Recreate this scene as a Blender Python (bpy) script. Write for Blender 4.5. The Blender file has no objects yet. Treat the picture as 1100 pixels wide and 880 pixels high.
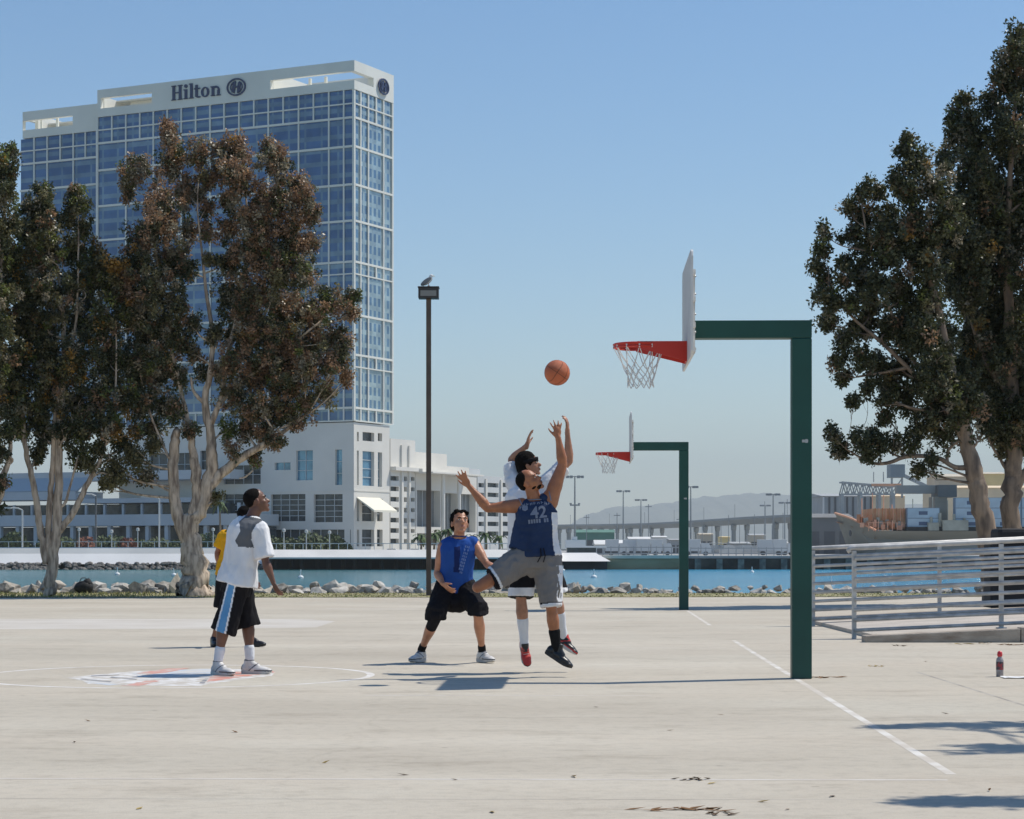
import bpy, bmesh, math, random
import numpy as np
from mathutils import Vector, Matrix, noise
R = math.radians
rnd = random.Random(7)
scene = bpy.context.scene
COL = scene.collection
F = 2330.0; CX = 550.0; HY = 590.0; EYE = 1.18      # pinhole of the 1100 px wide photograph

def at(px, py, Y):
    return Vector(((px-CX)/F*Y, Y, EYE+(HY-py)/F*Y))
def gat(px, py):
    Y = F*EYE/(py-HY); return Vector(((px-CX)/F*Y, Y, 0.0))

# ------------------------------------------------------------------ materials
def mat(name, col, rough=.7, metal=0., bump=0., bscale=20., var=0., vscale=3., spec=.5, col2=None, detail=6, trans=0.,
        coords='Object', stretch=(1, 1, 1), ramp=(.35, .65)):
    m = bpy.data.materials.new(name); m.use_nodes = True
    nt = m.node_tree; N = nt.nodes; L = nt.links; b = N['Principled BSDF']
    b.inputs['Roughness'].default_value = rough; b.inputs['Metallic'].default_value = metal
    b.inputs['Specular IOR Level'].default_value = spec
    b.inputs['Base Color'].default_value = (*col, 1)
    if trans: b.inputs['Transmission Weight'].default_value = trans
    tc = N.new('ShaderNodeTexCoord'); mp = N.new('ShaderNodeMapping'); mp.inputs['Scale'].default_value = stretch
    L.new(tc.outputs[coords], mp.inputs[0])
    if var or col2:
        n = N.new('ShaderNodeTexNoise'); n.inputs['Scale'].default_value = vscale; n.inputs['Detail'].default_value = detail
        L.new(mp.outputs[0], n.inputs['Vector'])
        r = N.new('ShaderNodeValToRGB'); e = r.color_ramp.elements
        c2 = col2 if col2 else tuple(min(1, c*(1+var)) for c in col)
        c1 = col if col2 else tuple(c*(1-var) for c in col)
        e[0].position = ramp[0]; e[1].position = ramp[1]
        e[0].color = (*c1, 1); e[1].color = (*c2, 1)
        L.new(n.outputs['Fac'], r.inputs['Fac']); L.new(r.outputs['Color'], b.inputs['Base Color'])
    if bump:
        n2 = N.new('ShaderNodeTexNoise'); n2.inputs['Scale'].default_value = bscale; n2.inputs['Detail'].default_value = 5
        L.new(mp.outputs[0], n2.inputs['Vector'])
        bp = N.new('ShaderNodeBump'); bp.inputs['Strength'].default_value = bump; bp.inputs['Distance'].default_value = .02
        L.new(n2.outputs['Fac'], bp.inputs['Height']); L.new(bp.outputs['Normal'], b.inputs['Normal'])
    return m

# ------------------------------------------------------------------ mesh builder
class MB:
    def __init__(s): s.v = []; s.f = []; s.mi = []; s.cur = 0
    def add(s, vs, fs, M=None):
        o = len(s.v)
        s.v += [tuple(M @ Vector(p)) if M is not None else tuple(p) for p in vs]
        for f in fs: s.f.append(tuple(i+o for i in f)); s.mi.append(s.cur)
    def box(s, x0, x1, y0, y1, z0, z1, M=None):
        vs = [(x, y, z) for x in (x0, x1) for y in (y0, y1) for z in (z0, z1)]
        s.add(vs, [(0, 1, 3, 2), (4, 6, 7, 5), (0, 4, 5, 1), (2, 3, 7, 6), (0, 2, 6, 4), (1, 5, 7, 3)], M)
    def tube(s, pts, rad, n=8, cap=True, sy=1.0):
        pts = [Vector(p) for p in pts]
        if not hasattr(rad, '__len__'): rad = [rad]*len(pts)
        o = len(s.v); up = None
        for i, p in enumerate(pts):
            t = (pts[min(i+1, len(pts)-1)]-pts[max(i-1, 0)])
            if t.length < 1e-9: t = Vector((0, 0, 1))
            t.normalize()
            if up is None:
                a = Vector((0, 0, 1)) if abs(t.z) < .9 else Vector((1, 0, 0))
                up = (a-t*a.dot(t)).normalized()
            else:
                up = (up-t*up.dot(t))
                up = up.normalized() if up.length > 1e-6 else t.orthogonal().normalized()
            w = t.cross(up)
            for k in range(n):
                a = 2*math.pi*k/n
                s.v.append(tuple(p+(up*math.cos(a)+w*math.sin(a)*sy)*rad[i]))
        for i in range(len(pts)-1):
            for k in range(n):
                a = o+i*n+k; b = o+i*n+(k+1) % n
                s.f.append((a, a+n, b+n, b)); s.mi.append(s.cur)
        if cap:
            s.f.append(tuple(o+k for k in range(n))); s.mi.append(s.cur)
            e = o+(len(pts)-1)*n
            s.f.append(tuple(e+n-1-k for k in range(n))); s.mi.append(s.cur)
    def beam(s, a, b, w, h):
        a = Vector(a); b = Vector(b); t = (b-a).normalized()
        r = Vector((0, 0, 1)) if abs(t.z) < .95 else Vector((0, 1, 0))
        x = t.cross(r).normalized(); y = x.cross(t)
        vs = [p+x*sx*w/2+y*sy*h/2 for p in (a, b) for sx, sy in ((-1, -1), (1, -1), (1, 1), (-1, 1))]
        s.add(vs, [(0, 1, 2, 3), (7, 6, 5, 4), (0, 4, 5, 1), (1, 5, 6, 2), (2, 6, 7, 3), (3, 7, 4, 0)])
    def ell(s, c, r, M=None, seg=14, ring=9):
        """ellipsoid at c with radii r, rotated by 3x3 matrix M"""
        c = Vector(c); vs = [(0, 0, -1)]
        for i in range(1, ring):
            a = math.pi*i/ring
            for k in range(seg):
                b = 2*math.pi*k/seg
                vs.append((math.sin(a)*math.cos(b), math.sin(a)*math.sin(b), -math.cos(a)))
        vs.append((0, 0, 1)); fs = []
        for k in range(seg):
            fs.append((0, 1+(k+1) % seg, 1+k))
            fs.append((len(vs)-1, 1+(ring-2)*seg+k, 1+(ring-2)*seg+(k+1) % seg))
        for i in range(ring-2):
            for k in range(seg):
                a = 1+i*seg+k; b = 1+i*seg+(k+1) % seg
                fs.append((a, b, b+seg, a+seg))
        out = []
        for p in vs:
            q = Vector((p[0]*r[0], p[1]*r[1], p[2]*r[2]))
            if M is not None: q = M @ q
            out.append(c+q)
        s.add(out, fs)
    def sph(s, c, r, seg=12, ring=8): s.ell(c, (r, r, r), None, seg, ring)
    def prism(s, pts, d, M=None):
        """polygon pts (list of 2-D, ccw) in the xz plane, thickness d along y"""
        n = len(pts)
        vs = [(p[0], 0, p[1]) for p in pts]+[(p[0], d, p[1]) for p in pts]
        fs = [tuple(range(n)), tuple(2*n-1-i for i in range(n))]
        fs += [(i, i+n, (i+1) % n+n, (i+1) % n) for i in range(n)]
        s.add(vs, fs, M)
    def lathe(s, prof, c=(0, 0, 0), n=20, M=None):
        """profile (r, z) bottom to top"""
        vs = []; c = Vector(c)
        for r, z in prof:
            for k in range(n):
                a = 2*math.pi*k/n; vs.append(Vector((r*math.cos(a), r*math.sin(a), z))+c)
        fs = [(i*n+k, i*n+(k+1) % n, (i+1)*n+(k+1) % n, (i+1)*n+k) for i in range(len(prof)-1) for k in range(n)]
        fs.append(tuple(n-1-k for k in range(n))); fs.append(tuple((len(prof)-1)*n+k for k in range(n)))
        s.add(vs, fs, M)
    def mesh(s, name, mats, smooth=False):
        me = bpy.data.meshes.new(name)
        me.from_pydata([tuple(v) for v in s.v], [], s.f)
        if not isinstance(mats, (list, tuple)): mats = [mats]
        for m in mats: me.materials.append(m)
        if len(mats) > 1: me.polygons.foreach_set('material_index', s.mi)
        if smooth: me.polygons.foreach_set('use_smooth', [True]*len(me.polygons))
        me.update(); return me
    def build(s, name, mats, parent=None, smooth=False, bevel=0, loc=None, fix=True):
        me = s.mesh(name, mats, smooth)
        if fix:
            bm = bmesh.new(); bm.from_mesh(me); bmesh.ops.recalc_face_normals(bm, faces=bm.faces); bm.to_mesh(me); bm.free()
        o = link(name, me, parent)
        if loc is not None: o.location = loc
        if bevel:
            md = o.modifiers.new('bevel', 'BEVEL'); md.width = bevel; md.segments = 2; md.limit_method = 'ANGLE'
        return o
def link(name, me, parent=None):
    o = bpy.data.objects.new(name, me); COL.objects.link(o)
    if parent is not None: o.parent = parent
    return o
def tag(o, label=None, cat=None, group=None, kind=None):
    if label: o['label'] = label
    if cat: o['category'] = cat
    if group: o['group'] = group
    if kind: o['kind'] = kind
    return o
def thing(name, loc, label, cat, group=None, rz=0):
    o = bpy.data.objects.new(name, None); COL.objects.link(o); o.location = loc; o.rotation_euler = (0, 0, rz)
    o.empty_display_size = .2
    return tag(o, label, cat, group)
def copy_tree(o, parent=None):
    c = o.copy(); COL.objects.link(c); c.parent = parent
    for ch in list(o.children): copy_tree(ch, c)
    return c
def jit(o, amt, sc=1.0, seed=0):
    """noise displacement of a mesh"""
    for v in o.data.vertices:
        p = v.co*sc+Vector((seed*7.3, seed*3.1, seed))
        v.co += noise.noise_vector(p)*amt
# ================================================================== camera, light, sky, air
cam = bpy.data.cameras.new('camera'); co = bpy.data.objects.new('camera', cam); COL.objects.link(co)
co.location = (0, 0, EYE); co.rotation_euler = (R(90), 0, 0)
cam.sensor_fit = 'HORIZONTAL'; cam.sensor_width = 36; cam.lens = 36*F/1100
cam.shift_y = (HY-440)/1100; cam.clip_end = 60000; cam.clip_start = .1
scene.camera = co
SUN = Vector((.58, .23, 1)).normalized()
EL = math.asin(SUN.z); AZ = math.atan2(SUN.x, SUN.y)
ld = bpy.data.lights.new('sun', 'SUN'); ld.energy = 4.35; ld.angle = R(.53); ld.color = (1, .945, .85)
lo = bpy.data.objects.new('sun', ld); COL.objects.link(lo); lo.rotation_euler = (-SUN).to_track_quat('-Z', 'Y').to_euler()
w = bpy.data.worlds.new('World'); scene.world = w; w.use_nodes = True
nt = w.node_tree; bg = nt.nodes['Background']; sky = nt.nodes.new('ShaderNodeTexSky'); sky.sky_type = 'NISHITA'
sky.sun_disc = False; sky.sun_elevation = EL; sky.sun_rotation = AZ; sky.altitude = 0
sky.air_density = 1.0; sky.dust_density = .3; sky.ozone_density = 2.5
hs = nt.nodes.new('ShaderNodeHueSaturation'); hs.inputs['Saturation'].default_value = 1.21
nt.links.new(sky.outputs[0], hs.inputs['Color']); nt.links.new(hs.outputs[0], bg.inputs[0]); bg.inputs[1].default_value = .128
vs = scene.view_settings; vs.view_transform = 'Standard'; vs.look = 'None'; vs.exposure = 0; vs.gamma = 1
vs.use_curve_mapping = False
scene.cycles.max_bounces = 6; scene.cycles.volume_bounces = 0; scene.cycles.transparent_max_bounces = 12

def haze_box():
    b = MB(); b.box(-14000, 14000, -60, 19000, -6, 760)
    o = b.build('haze', None); o.data.materials.clear()
    m = bpy.data.materials.new('haze'); m.use_nodes = True; n = m.node_tree
    for x in list(n.nodes):
        if x.type == 'BSDF_PRINCIPLED': n.nodes.remove(x)
    v = n.nodes.new('ShaderNodeVolumePrincipled'); v.inputs['Density'].default_value = 9e-5
    v.inputs['Color'].default_value = (.88, .95, .955, 1); v.inputs['Anisotropy'].default_value = .0
    n.links.new(v.outputs[0], n.nodes['Material Output'].inputs['Volume'])
    o.data.materials.append(m); tag(o, kind='stuff')
haze_box()

# ================================================================== ground and water
def court_material():
    m = bpy.data.materials.new('court_concrete'); m.use_nodes = True
    nt = m.node_tree; N = nt.nodes; L = nt.links; b = N['Principled BSDF']; b.inputs['Roughness'].default_value = .85
    b.inputs['Specular IOR Level'].default_value = .25
    tc = N.new('ShaderNodeTexCoord')
    def nz(scale, st=(1, 1, 1), detail=6, rough=.6):
        mp = N.new('ShaderNodeMapping'); mp.inputs['Scale'].default_value = st; L.new(tc.outputs['Object'], mp.inputs[0])
        n = N.new('ShaderNodeTexNoise'); n.inputs['Scale'].default_value = scale; n.inputs['Detail'].default_value = detail
        n.inputs['Roughness'].default_value = rough; L.new(mp.outputs[0], n.inputs['Vector']); return n.outputs['Fac'], mp
    def ramp(fac, stops):
        r = N.new('ShaderNodeValToRGB'); e = r.color_ramp.elements
        while len(e) < len(stops): e.new(.5)
        for k, (p, c) in enumerate(stops): e[k].position = p; e[k].color = (*c, 1)
        L.new(fac, r.inputs[0]); return r.outputs[0]
    def mix(a, b_, fac, mode='MIX'):
        x = N.new('ShaderNodeMix'); x.data_type = 'RGBA'; x.blend_type = mode
        if isinstance(fac, float): x.inputs[0].default_value = fac
        else: L.new(fac, x.inputs[0])
        for i, q in ((6, a), (7, b_)):
            if isinstance(q, tuple): x.inputs[i].default_value = (*q, 1)
            else: L.new(q, x.inputs[i])
        return x.outputs[2]
    big, _ = nz(.22, (1, 1.6, 1), 5)
    c = ramp(big, [(.3, (.465, .410, .332)), (.55, (.515, .463, .380)), (.75, (.555, .513, .43))])
    band, _ = nz(.35, (.12, 1.0, 1), 7, .62)                    # long worn streaks across the court
    c = mix(c, ramp(band, [(.33, (.87, .88, .87)), (.5, (.97, .975, .965)), (.66, (1.04, 1.03, 1.015))]), .7, 'MULTIPLY')
    sp, _ = nz(9, (1, 1, 1), 8, .7)
    c = mix(c, ramp(sp, [(.30, (.80, .80, .80)), (.5, (1, 1, 1)), (.75, (1.07, 1.06, 1.05))]), .7, 'MULTIPLY')
    fine, _ = nz(70, (1, 1, 1), 4, .7)
    c = mix(c, ramp(fine, [(.25, (.82, .82, .82)), (.5, (1, 1, 1)), (.8, (1.1, 1.1, 1.1))]), .6, 'MULTIPLY')
    st, _ = nz(1.6, (.5, 1.1, 1), 9, .75)                        # dark scuffs and stains
    c = mix(c, ramp(st, [(.53, (1, 1, 1)), (.62, (.87, .86, .85)), (.76, (.66, .65, .64))]), .95, 'MULTIPLY')
    sc_, _ = nz(3.2, (.22, 1.5, 1), 9, .8)
    c = mix(c, ramp(sc_, [(.58, (1, 1, 1)), (.66, (.88, .88, .88)), (.8, (.70, .69, .68))]), .85, 'MULTIPLY')
    vo = N.new('ShaderNodeTexVoronoi'); vo.inputs['Scale'].default_value = 2.2; L.new(tc.outputs['Object'], vo.inputs['Vector'])     # gum and oil spots
    c = mix(c, ramp(vo.outputs['Distance'], [(.035, (.55, .54, .52)), (.06, (1, 1, 1))]), .55, 'MULTIPLY')
    wv, mpc = nz(1.1, (1, 1, 1), 3); vc = N.new('ShaderNodeTexVoronoi'); vc.feature = 'DISTANCE_TO_EDGE'; vc.inputs['Scale'].default_value = .16
    ad = N.new('ShaderNodeVectorMath'); ad.operation = 'MULTIPLY_ADD'; L.new(wv, ad.inputs[0]); ad.inputs[1].default_value = (1.2, 1.2, 0); L.new(tc.outputs['Object'], ad.inputs[2]); L.new(ad.outputs[0], vc.inputs['Vector'])
    c = mix(c, ramp(vc.outputs['Distance'], [(.0012, (.55, .52, .48)), (.0035, (1, 1, 1))]), .16, 'MULTIPLY')      # hairline cracks
    L.new(c, b.inputs['Base Color'])
    bp = N.new('ShaderNodeBump'); bp.inputs['Strength'].default_value = .35; bp.inputs['Distance'].default_value = .01
    L.new(fine, bp.inputs['Height']); L.new(bp.outputs[0], b.inputs['Normal'])
    return m
M_court = court_material()
def sheet(name, pts, z, m, kind='structure', sub=0):
    b = MB(); b.add([(x, y, z) for x, y in pts], [tuple(range(len(pts)))])
    o = b.build(name, m); tag(o, kind=kind)
    return o
# shore: court slab, then the grass strip, then the bank falls to the water
def shore(px): return gat(px, 640.5).y
court = sheet('court_pavement', [(-40, -20), (60, -20), (60, 54.2), (14, 54.2), (-40, 54.2)], 0, M_court)

M_seabed = mat('shore_earth', (.16, .14, .11), .9, bump=.4, var=.3, vscale=.5)
b = MB()
gx0, gx1 = -13500, 13500
prof = [(-40, -.02), (57.0, -.03), (59, -.35), (61.5, -2.9), (64, -5), (18500, -5)]
vs_ = []; fs_ = []
for y, z in prof: vs_ += [(gx0, y, z), (gx1, y, z)]
for i in range(len(prof)-1): fs_.append((2*i, 2*i+1, 2*i+3, 2*i+2))
b.add(vs_, fs_); tag(b.build('ground', M_seabed), kind='structure')

def water_material():
    m = bpy.data.materials.new('bay_water'); m.use_nodes = True
    nt = m.node_tree; N = nt.nodes; L = nt.links; b = N['Principled BSDF']
    b.inputs['Roughness'].default_value = .13; b.inputs['IOR'].default_value = 1.33
    tc = N.new('ShaderNodeTexCoord')
    sep = N.new('ShaderNodeSeparateXYZ'); L.new(tc.outputs['Object'], sep.inputs[0])
    # greener shallows to the left, bluer channel to the right
    mr = N.new('ShaderNodeMapRange'); mr.inputs['From Min'].default_value = -30; mr.inputs['From Max'].default_value = 25
    L.new(sep.outputs['X'], mr.inputs['Value'])
    mx = N.new('ShaderNodeMix'); mx.data_type = 'RGBA'; L.new(mr.outputs[0], mx.inputs[0])
    mx.inputs[6].default_value = (.035, .15, .16, 1); mx.inputs[7].default_value = (.03, .25, .40, 1)
    n0 = N.new('ShaderNodeTexNoise'); n0.inputs['Scale'].default_value = .03; n0.inputs['Detail'].default_value = 4
    mp0 = N.new('ShaderNodeMapping'); mp0.inputs['Scale'].default_value = (.6, .5, 1); L.new(tc.outputs['Object'], mp0.inputs[0]); L.new(mp0.outputs[0], n0.inputs['Vector'])
    r = N.new('ShaderNodeValToRGB'); r.color_ramp.elements[0].position = .4; r.color_ramp.elements[1].position = .62
    r.color_ramp.elements[0].color = (.8, .88, .9, 1); r.color_ramp.elements[1].color = (1.15, 1.1, 1.08, 1)
    L.new(n0.outputs[0], r.inputs[0])
    m2 = N.new('ShaderNodeMix'); m2.data_type = 'RGBA'; m2.blend_type = 'MULTIPLY'; m2.inputs[0].default_value = 1
    L.new(mx.outputs[2], m2.inputs[6]); L.new(r.outputs[0], m2.inputs[7]); L.new(m2.outputs[2], b.inputs['Base Color'])
    w1 = N.new('ShaderNodeTexNoise'); w1.inputs['Scale'].default_value = .9; w1.inputs['Detail'].default_value = 6; w1.inputs['Roughness'].default_value = .65
    mp = N.new('ShaderNodeMapping'); mp.inputs['Scale'].default_value = (.6, 1.2, 1); L.new(tc.outputs['Object'], mp.inputs[0]); L.new(mp.outputs[0], w1.inputs['Vector'])
    bp = N.new('ShaderNodeBump'); bp.inputs['Strength'].default_value = 1; bp.inputs['Distance'].default_value = .5
    L.new(w1.outputs[0], bp.inputs['Height']); L.new(bp.outputs[0], b.inputs['Normal'])
    return m
sheet('water', [(gx0, 58.5), (gx1, 58.5), (gx1, 18400), (gx0, 18400)], -2.5, water_material())

# grass strip between the court and the rocks
M_grass = mat('grass', (.19, .19, .07), .9, vscale=1.2, bump=.6, bscale=40, col2=(.38, .32, .18))
M_blade = mat('grass_blade', (.16, .19, .055), .8, col2=(.36, .31, .14), vscale=.9)
sheet('grass_strip', [(-40, 52.3), (-1, 52.9), (8, 53.6), (30, 54.3), (30, 57.5), (-40, 57.5)], .012, M_grass)
b = MB()
for i in range(9000):
    x = rnd.uniform(-22, 12); y = rnd.uniform(52.2+max(0, (x+1))*.1, 57.6)
    if x > -3 and rnd.random() < .35: continue
    h = rnd.uniform(.02, .08)*(1.3 if x < -9 else .7); a = rnd.uniform(0, 6.28); w_ = .02; dx, dy = math.cos(a)*w_, math.sin(a)*w_; lx, ly = rnd.gauss(0, .03), rnd.gauss(0, .03)
    b.add([(x-dx, y-dy, .012), (x+dx, y+dy, .012), (x+lx, y+ly, h)], [(0, 1, 2)])
tag(b.build('grass', M_blade, fix=False), kind='stuff')

# ---- painted court markings (thin sheets 4 mm apart)
M_line = mat('court_line_paint', (.70, .67, .61), .75, col2=(.54, .485, .41), vscale=2.2, detail=10, ramp=(.36, .56))
M_linef = mat('faded_line_paint', (.62, .58, .52), .8, col2=(.50, .45, .385), vscale=3, detail=8, ramp=(.35, .62))
CT = R(-2.0)      # turn of the courts
def line(b, a, c, w, z):
    a = Vector((a[0], a[1], 0)); c = Vector((c[0], c[1], 0)); t = (c-a).normalized(); n = Vector((-t.y, t.x, 0))*w/2
    b.add([(p.x, p.y, z) for p in (a-n, c-n, c+n, a+n)], [(0, 1, 2, 3)])
b = MB()
line(b, gat(1022, 832), gat(788, 688), .055, .0007)
line(b, gat(763, 672), gat(739, 656.5), .055, .0007)
tag(b.build('court_baseline', M_line), kind='structure')
b = MB()
line(b, gat(-30, 836.5), gat(1018, 838), .045, .0007)
line(b, gat(392, 747), gat(700, 747.5), .05, .0007)
line(b, gat(520, 717), gat(760, 716), .045, .0007)
line(b, gat(640, 695.8), gat(780, 696), .05, .0007)
line(b, gat(350, 654), gat(450, 654.3), .22, .0007)
tag(b.build('court_lines', M_linef), kind='structure')
b = MB()
cc = Vector((-3.15, 20.25, 0)); n = 72
for rr, z in ((1.83, .0008),):
    vs_ = []
    for k in range(n):
        a = 2*math.pi*k/n
        for q in (rr-.036, rr+.036): vs_.append((cc.x+q*math.cos(a), cc.y+q*math.sin(a), z))
    b.add(vs_, [(2*k, 2*k+1, (2*k+3) % (2*n), (2*k+2) % (2*n)) for k in range(n)])
tag(b.build('free_throw_circle', mat('circle_paint', (.72, .70, .66), .75, col2=(.56, .51, .45), vscale=4, detail=8, ramp=(.42, .66))), kind='structure')
# painted emblem in the circle: worn red, white and pale blue fields
EM = {'w': mat('emblem_white', (.70, .69, .67), .75, col2=(.50, .455, .39), vscale=7, detail=10, ramp=(.42, .56)),
      'b': mat('emblem_blue', (.50, .54, .58), .75, col2=(.58, .56, .52), vscale=6, detail=10, ramp=(.4, .55)),
      'r': mat('emblem_red', (.60, .24, .18), .75, col2=(.56, .45, .39), vscale=7, detail=10, ramp=(.42, .58)),
      'd': mat('emblem_dark', (.22, .22, .24), .75, col2=(.46, .43, .38), vscale=6, detail=9, ramp=(.42, .6))}
def field(key, pix, z):
    b = MB(); pts = [gat(*p) for p in pix]; b.add([(p.x, p.y, z) for p in pts], [tuple(range(len(pts)))])
    tag(b.build('court_emblem', EM[key]), kind='structure')
field('w', [(70, 728), (88, 731), (95, 735), (215, 737.5), (222, 735), (292, 726), (296, 722), (240, 718), (150, 721), (110, 724), (92, 726)], .0006)
field('b', [(140, 723), (215, 718.5), (250, 719), (240, 724), (180, 727), (150, 727)], .0010)
field('r', [(222, 733), (296, 722.3), (288, 719.5), (244, 722), (226, 727)], .0014)
field('r', [(146, 723.5), (180, 718.5), (204, 717.8), (180, 722.5), (158, 724.8)], .0018)
field('r', [(130, 737), (160, 731), (172, 731.5), (150, 737.2)], .0018)
field('d', [(214, 734), (220, 729), (224, 729), (219, 735)], .0022)
field('d', [(120, 727), (148, 729.5), (146, 730.6), (118, 728.2)], .0022)
field('d', [(88, 729), (120, 732.3), (118, 733.2), (86, 730)], .0022)
field('d', [(98, 726), (128, 724.8), (128, 725.5), (98, 726.8)], .0022)
field('b', [(96, 731), (130, 735), (118, 736.5), (90, 733)], .0010)
# pale resurfaced patch and slab joints
M_patch = mat('pale_patch', (.56, .52, .46), .85, col2=(.50, .455, .39), vscale=.8, detail=8, ramp=(.4, .65), bump=.2, bscale=60)
b = MB(); pts = [gat(*p) for p in [(-40, 665), (330, 665), (360, 667.5), (340, 674), (240, 675.5), (-40, 676)]]
b.add([(p.x, p.y, .0003) for p in pts], [tuple(range(len(pts)))]); tag(b.build('pavement_patch', M_patch), kind='structure')
b = MB()
for py in (651, 684, 770, 858): line(b, gat(-60, py), gat(1180, py+1.5), .012*(1 if py > 700 else 2), .0004)
line(b, gat(875, 690), gat(912, 690), .02, .0004)
line(b, gat(985, 722), gat(1120, 764), .03, .0004)
tag(b.build('pavement_joints', mat('joint_dirt', (.30, .27, .23), .9, col2=(.44, .40, .34), vscale=2, ramp=(.4, .6))), kind='structure')
# ================================================================== far shore
CO = Vector((-37.4, 513.0)); ux, uy = .894, -.448; vx, vy = .448, .894
BROT = math.atan2(uy, ux)
def on_u(px, y=0.):        # local x of the point of the front plane (local y) seen at px
    k = (px-CX)/F; bx = CO.x+vx*y; by = CO.y+vy*y
    return (k*by-bx)/(ux-k*uy)
def on_v(px, x=0.):        # local y on the side plane (local x)
    k = (px-CX)/F; bx = CO.x+ux*x; by = CO.y+uy*x
    return (k*by-bx)/(vx-k*vy)
def zz(x, y, py):
    Y = CO.y+uy*x+vy*y; return EYE+(HY-py)/F*Y
GZ = -.1
M_white = mat('white_render', (.70, .67, .605), .7, var=.06, vscale=.08)
M_tower = mat('tower_frame', (.72, .71, .64), .6, var=.05, vscale=.1)
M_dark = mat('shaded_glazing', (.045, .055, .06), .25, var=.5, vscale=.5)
M_recess = mat('grey_panel', (.21, .215, .21), .7, var=.15, vscale=.3)
M_navy = mat('navy_sign', (.02, .035, .10), .5)

def glass_tower(name, base, light, zp, hp, hor, thr, rough=.12, ch=1.0):
    """curtain wall glass: vision band and spandrel band per floor, small panes across"""
    m = bpy.data.materials.new(name); m.use_nodes = True
    nt = m.node_tree; N = nt.nodes; L = nt.links; b = N['Principled BSDF']; b.inputs['Roughness'].default_value = rough
    b.inputs['Metallic'].default_value = .35
    tc = N.new('ShaderNodeTexCoord'); sp = N.new('ShaderNodeSeparateXYZ'); L.new(tc.outputs['Object'], sp.inputs[0])
    def mth(op, a, b_=None):
        x = N.new('ShaderNodeMath'); x.operation = op
        for i, q in enumerate((a, b_)):
            if q is None: continue
            if isinstance(q, (int, float)): x.inputs[i].default_value = q
            else: L.new(q, x.inputs[i])
        return x.outputs[0]
    fz = mth('FRACT', mth('DIVIDE', mth('SUBTRACT', sp.outputs['Z'], zp), 3.08))
    band = mth('GREATER_THAN', fz, .36)
    if thr:
        fx = mth('FRACT', mth('DIVIDE', sp.outputs[hor], hp))
        band = mth('MULTIPLY', band, mth('GREATER_THAN', fx, thr))
    n = N.new('ShaderNodeTexNoise'); n.inputs['Scale'].default_value = .35; n.inputs['Detail'].default_value = 3
    L.new(tc.outputs['Object'], n.inputs['Vector'])
    mx = N.new('ShaderNodeMix'); mx.data_type = 'RGBA'; L.new(band, mx.inputs[0])
    mx.inputs[6].default_value = (*light, 1); mx.inputs[7].default_value = (*base, 1)
    r = N.new('ShaderNodeValToRGB'); r.color_ramp.elements[0].color = (.82, .84, .86, 1); r.color_ramp.elements[1].color = (1.12, 1.12, 1.12, 1)
    r.color_ramp.elements[0].position = .35; r.color_ramp.elements[1].position = .65; L.new(n.outputs[0], r.inputs[0])
    m2 = N.new('ShaderNodeMix'); m2.data_type = 'RGBA'; m2.blend_type = 'MULTIPLY'; m2.inputs[0].default_value = 1
    L.new(mx.outputs[2], m2.inputs[6]); L.new(r.outputs[0], m2.inputs[7])
    # blinds drawn or open: every room differs a little
    cx_ = mth('FLOOR', mth('DIVIDE', sp.outputs[hor], hp)); cz_ = mth('FLOOR', mth('DIVIDE', sp.outputs['Z'], 3.08))
    cb_ = N.new('ShaderNodeCombineXYZ'); L.new(cx_, cb_.inputs[0]); L.new(cz_, cb_.inputs[1]); wn = N.new('ShaderNodeTexWhiteNoise'); L.new(cb_.outputs[0], wn.inputs['Vector'])
    r2_ = N.new('ShaderNodeValToRGB'); r2_.color_ramp.elements[0].color = (.82, .84, .88, 1); r2_.color_ramp.elements[1].color = (1.25, 1.22, 1.18, 1); L.new(wn.outputs['Value'], r2_.inputs[0])
    m3 = N.new('ShaderNodeMix'); m3.data_type = 'RGBA'; m3.blend_type = 'MULTIPLY'; m3.inputs[0].default_value = 1
    L.new(m2.outputs[2], m3.inputs[6]); L.new(r2_.outputs[0], m3.inputs[7]); L.new(m3.outputs[2], b.inputs['Base Color'])
    return m
M_gl_front = glass_tower('front_glass', (.065, .12, .225), (.15, .205, .255), 0, 4.6, 'X', .12)
M_gl_side = glass_tower('side_glass', (.11, .20, .30), (.32, .40, .42), 0, 2.1, 'Y', .45)
M_glp = mat('podium_glass', (.12, .26, .38), .15, metal=.3, var=.3, vscale=.2)

def holes_wall(b, axis, a0, a1, z0, z1, holes, off, t):
    """wall with real openings. axis 'u': plane y=off..off+t ; 'v': plane x=off-t..off"""
    A = sorted({a0, a1, *[h[0] for h in holes], *[h[1] for h in holes]}); A = [a for a in A if a0 <= a <= a1]
    Z = sorted({z0, z1, *[h[2] for h in holes], *[h[3] for h in holes]}); Z = [z for z in Z if z0 <= z <= z1]
    for j in range(len(Z)-1):
        zm = (Z[j]+Z[j+1])/2; run = None
        for i in range(len(A)):
            solid = False
            if i < len(A)-1:
                am = (A[i]+A[i+1])/2
                solid = not any(h[0] < am < h[1] and h[2] < zm < h[3] for h in holes)
            if solid and run is None: run = A[i]
            if not solid and run is not None:
                e = A[i]
                if axis == 'u': b.box(run, e, off, off+t, Z[j], Z[j+1])
                else: b.box(off-t, off, run, e, Z[j], Z[j+1])
                run = None

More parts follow.
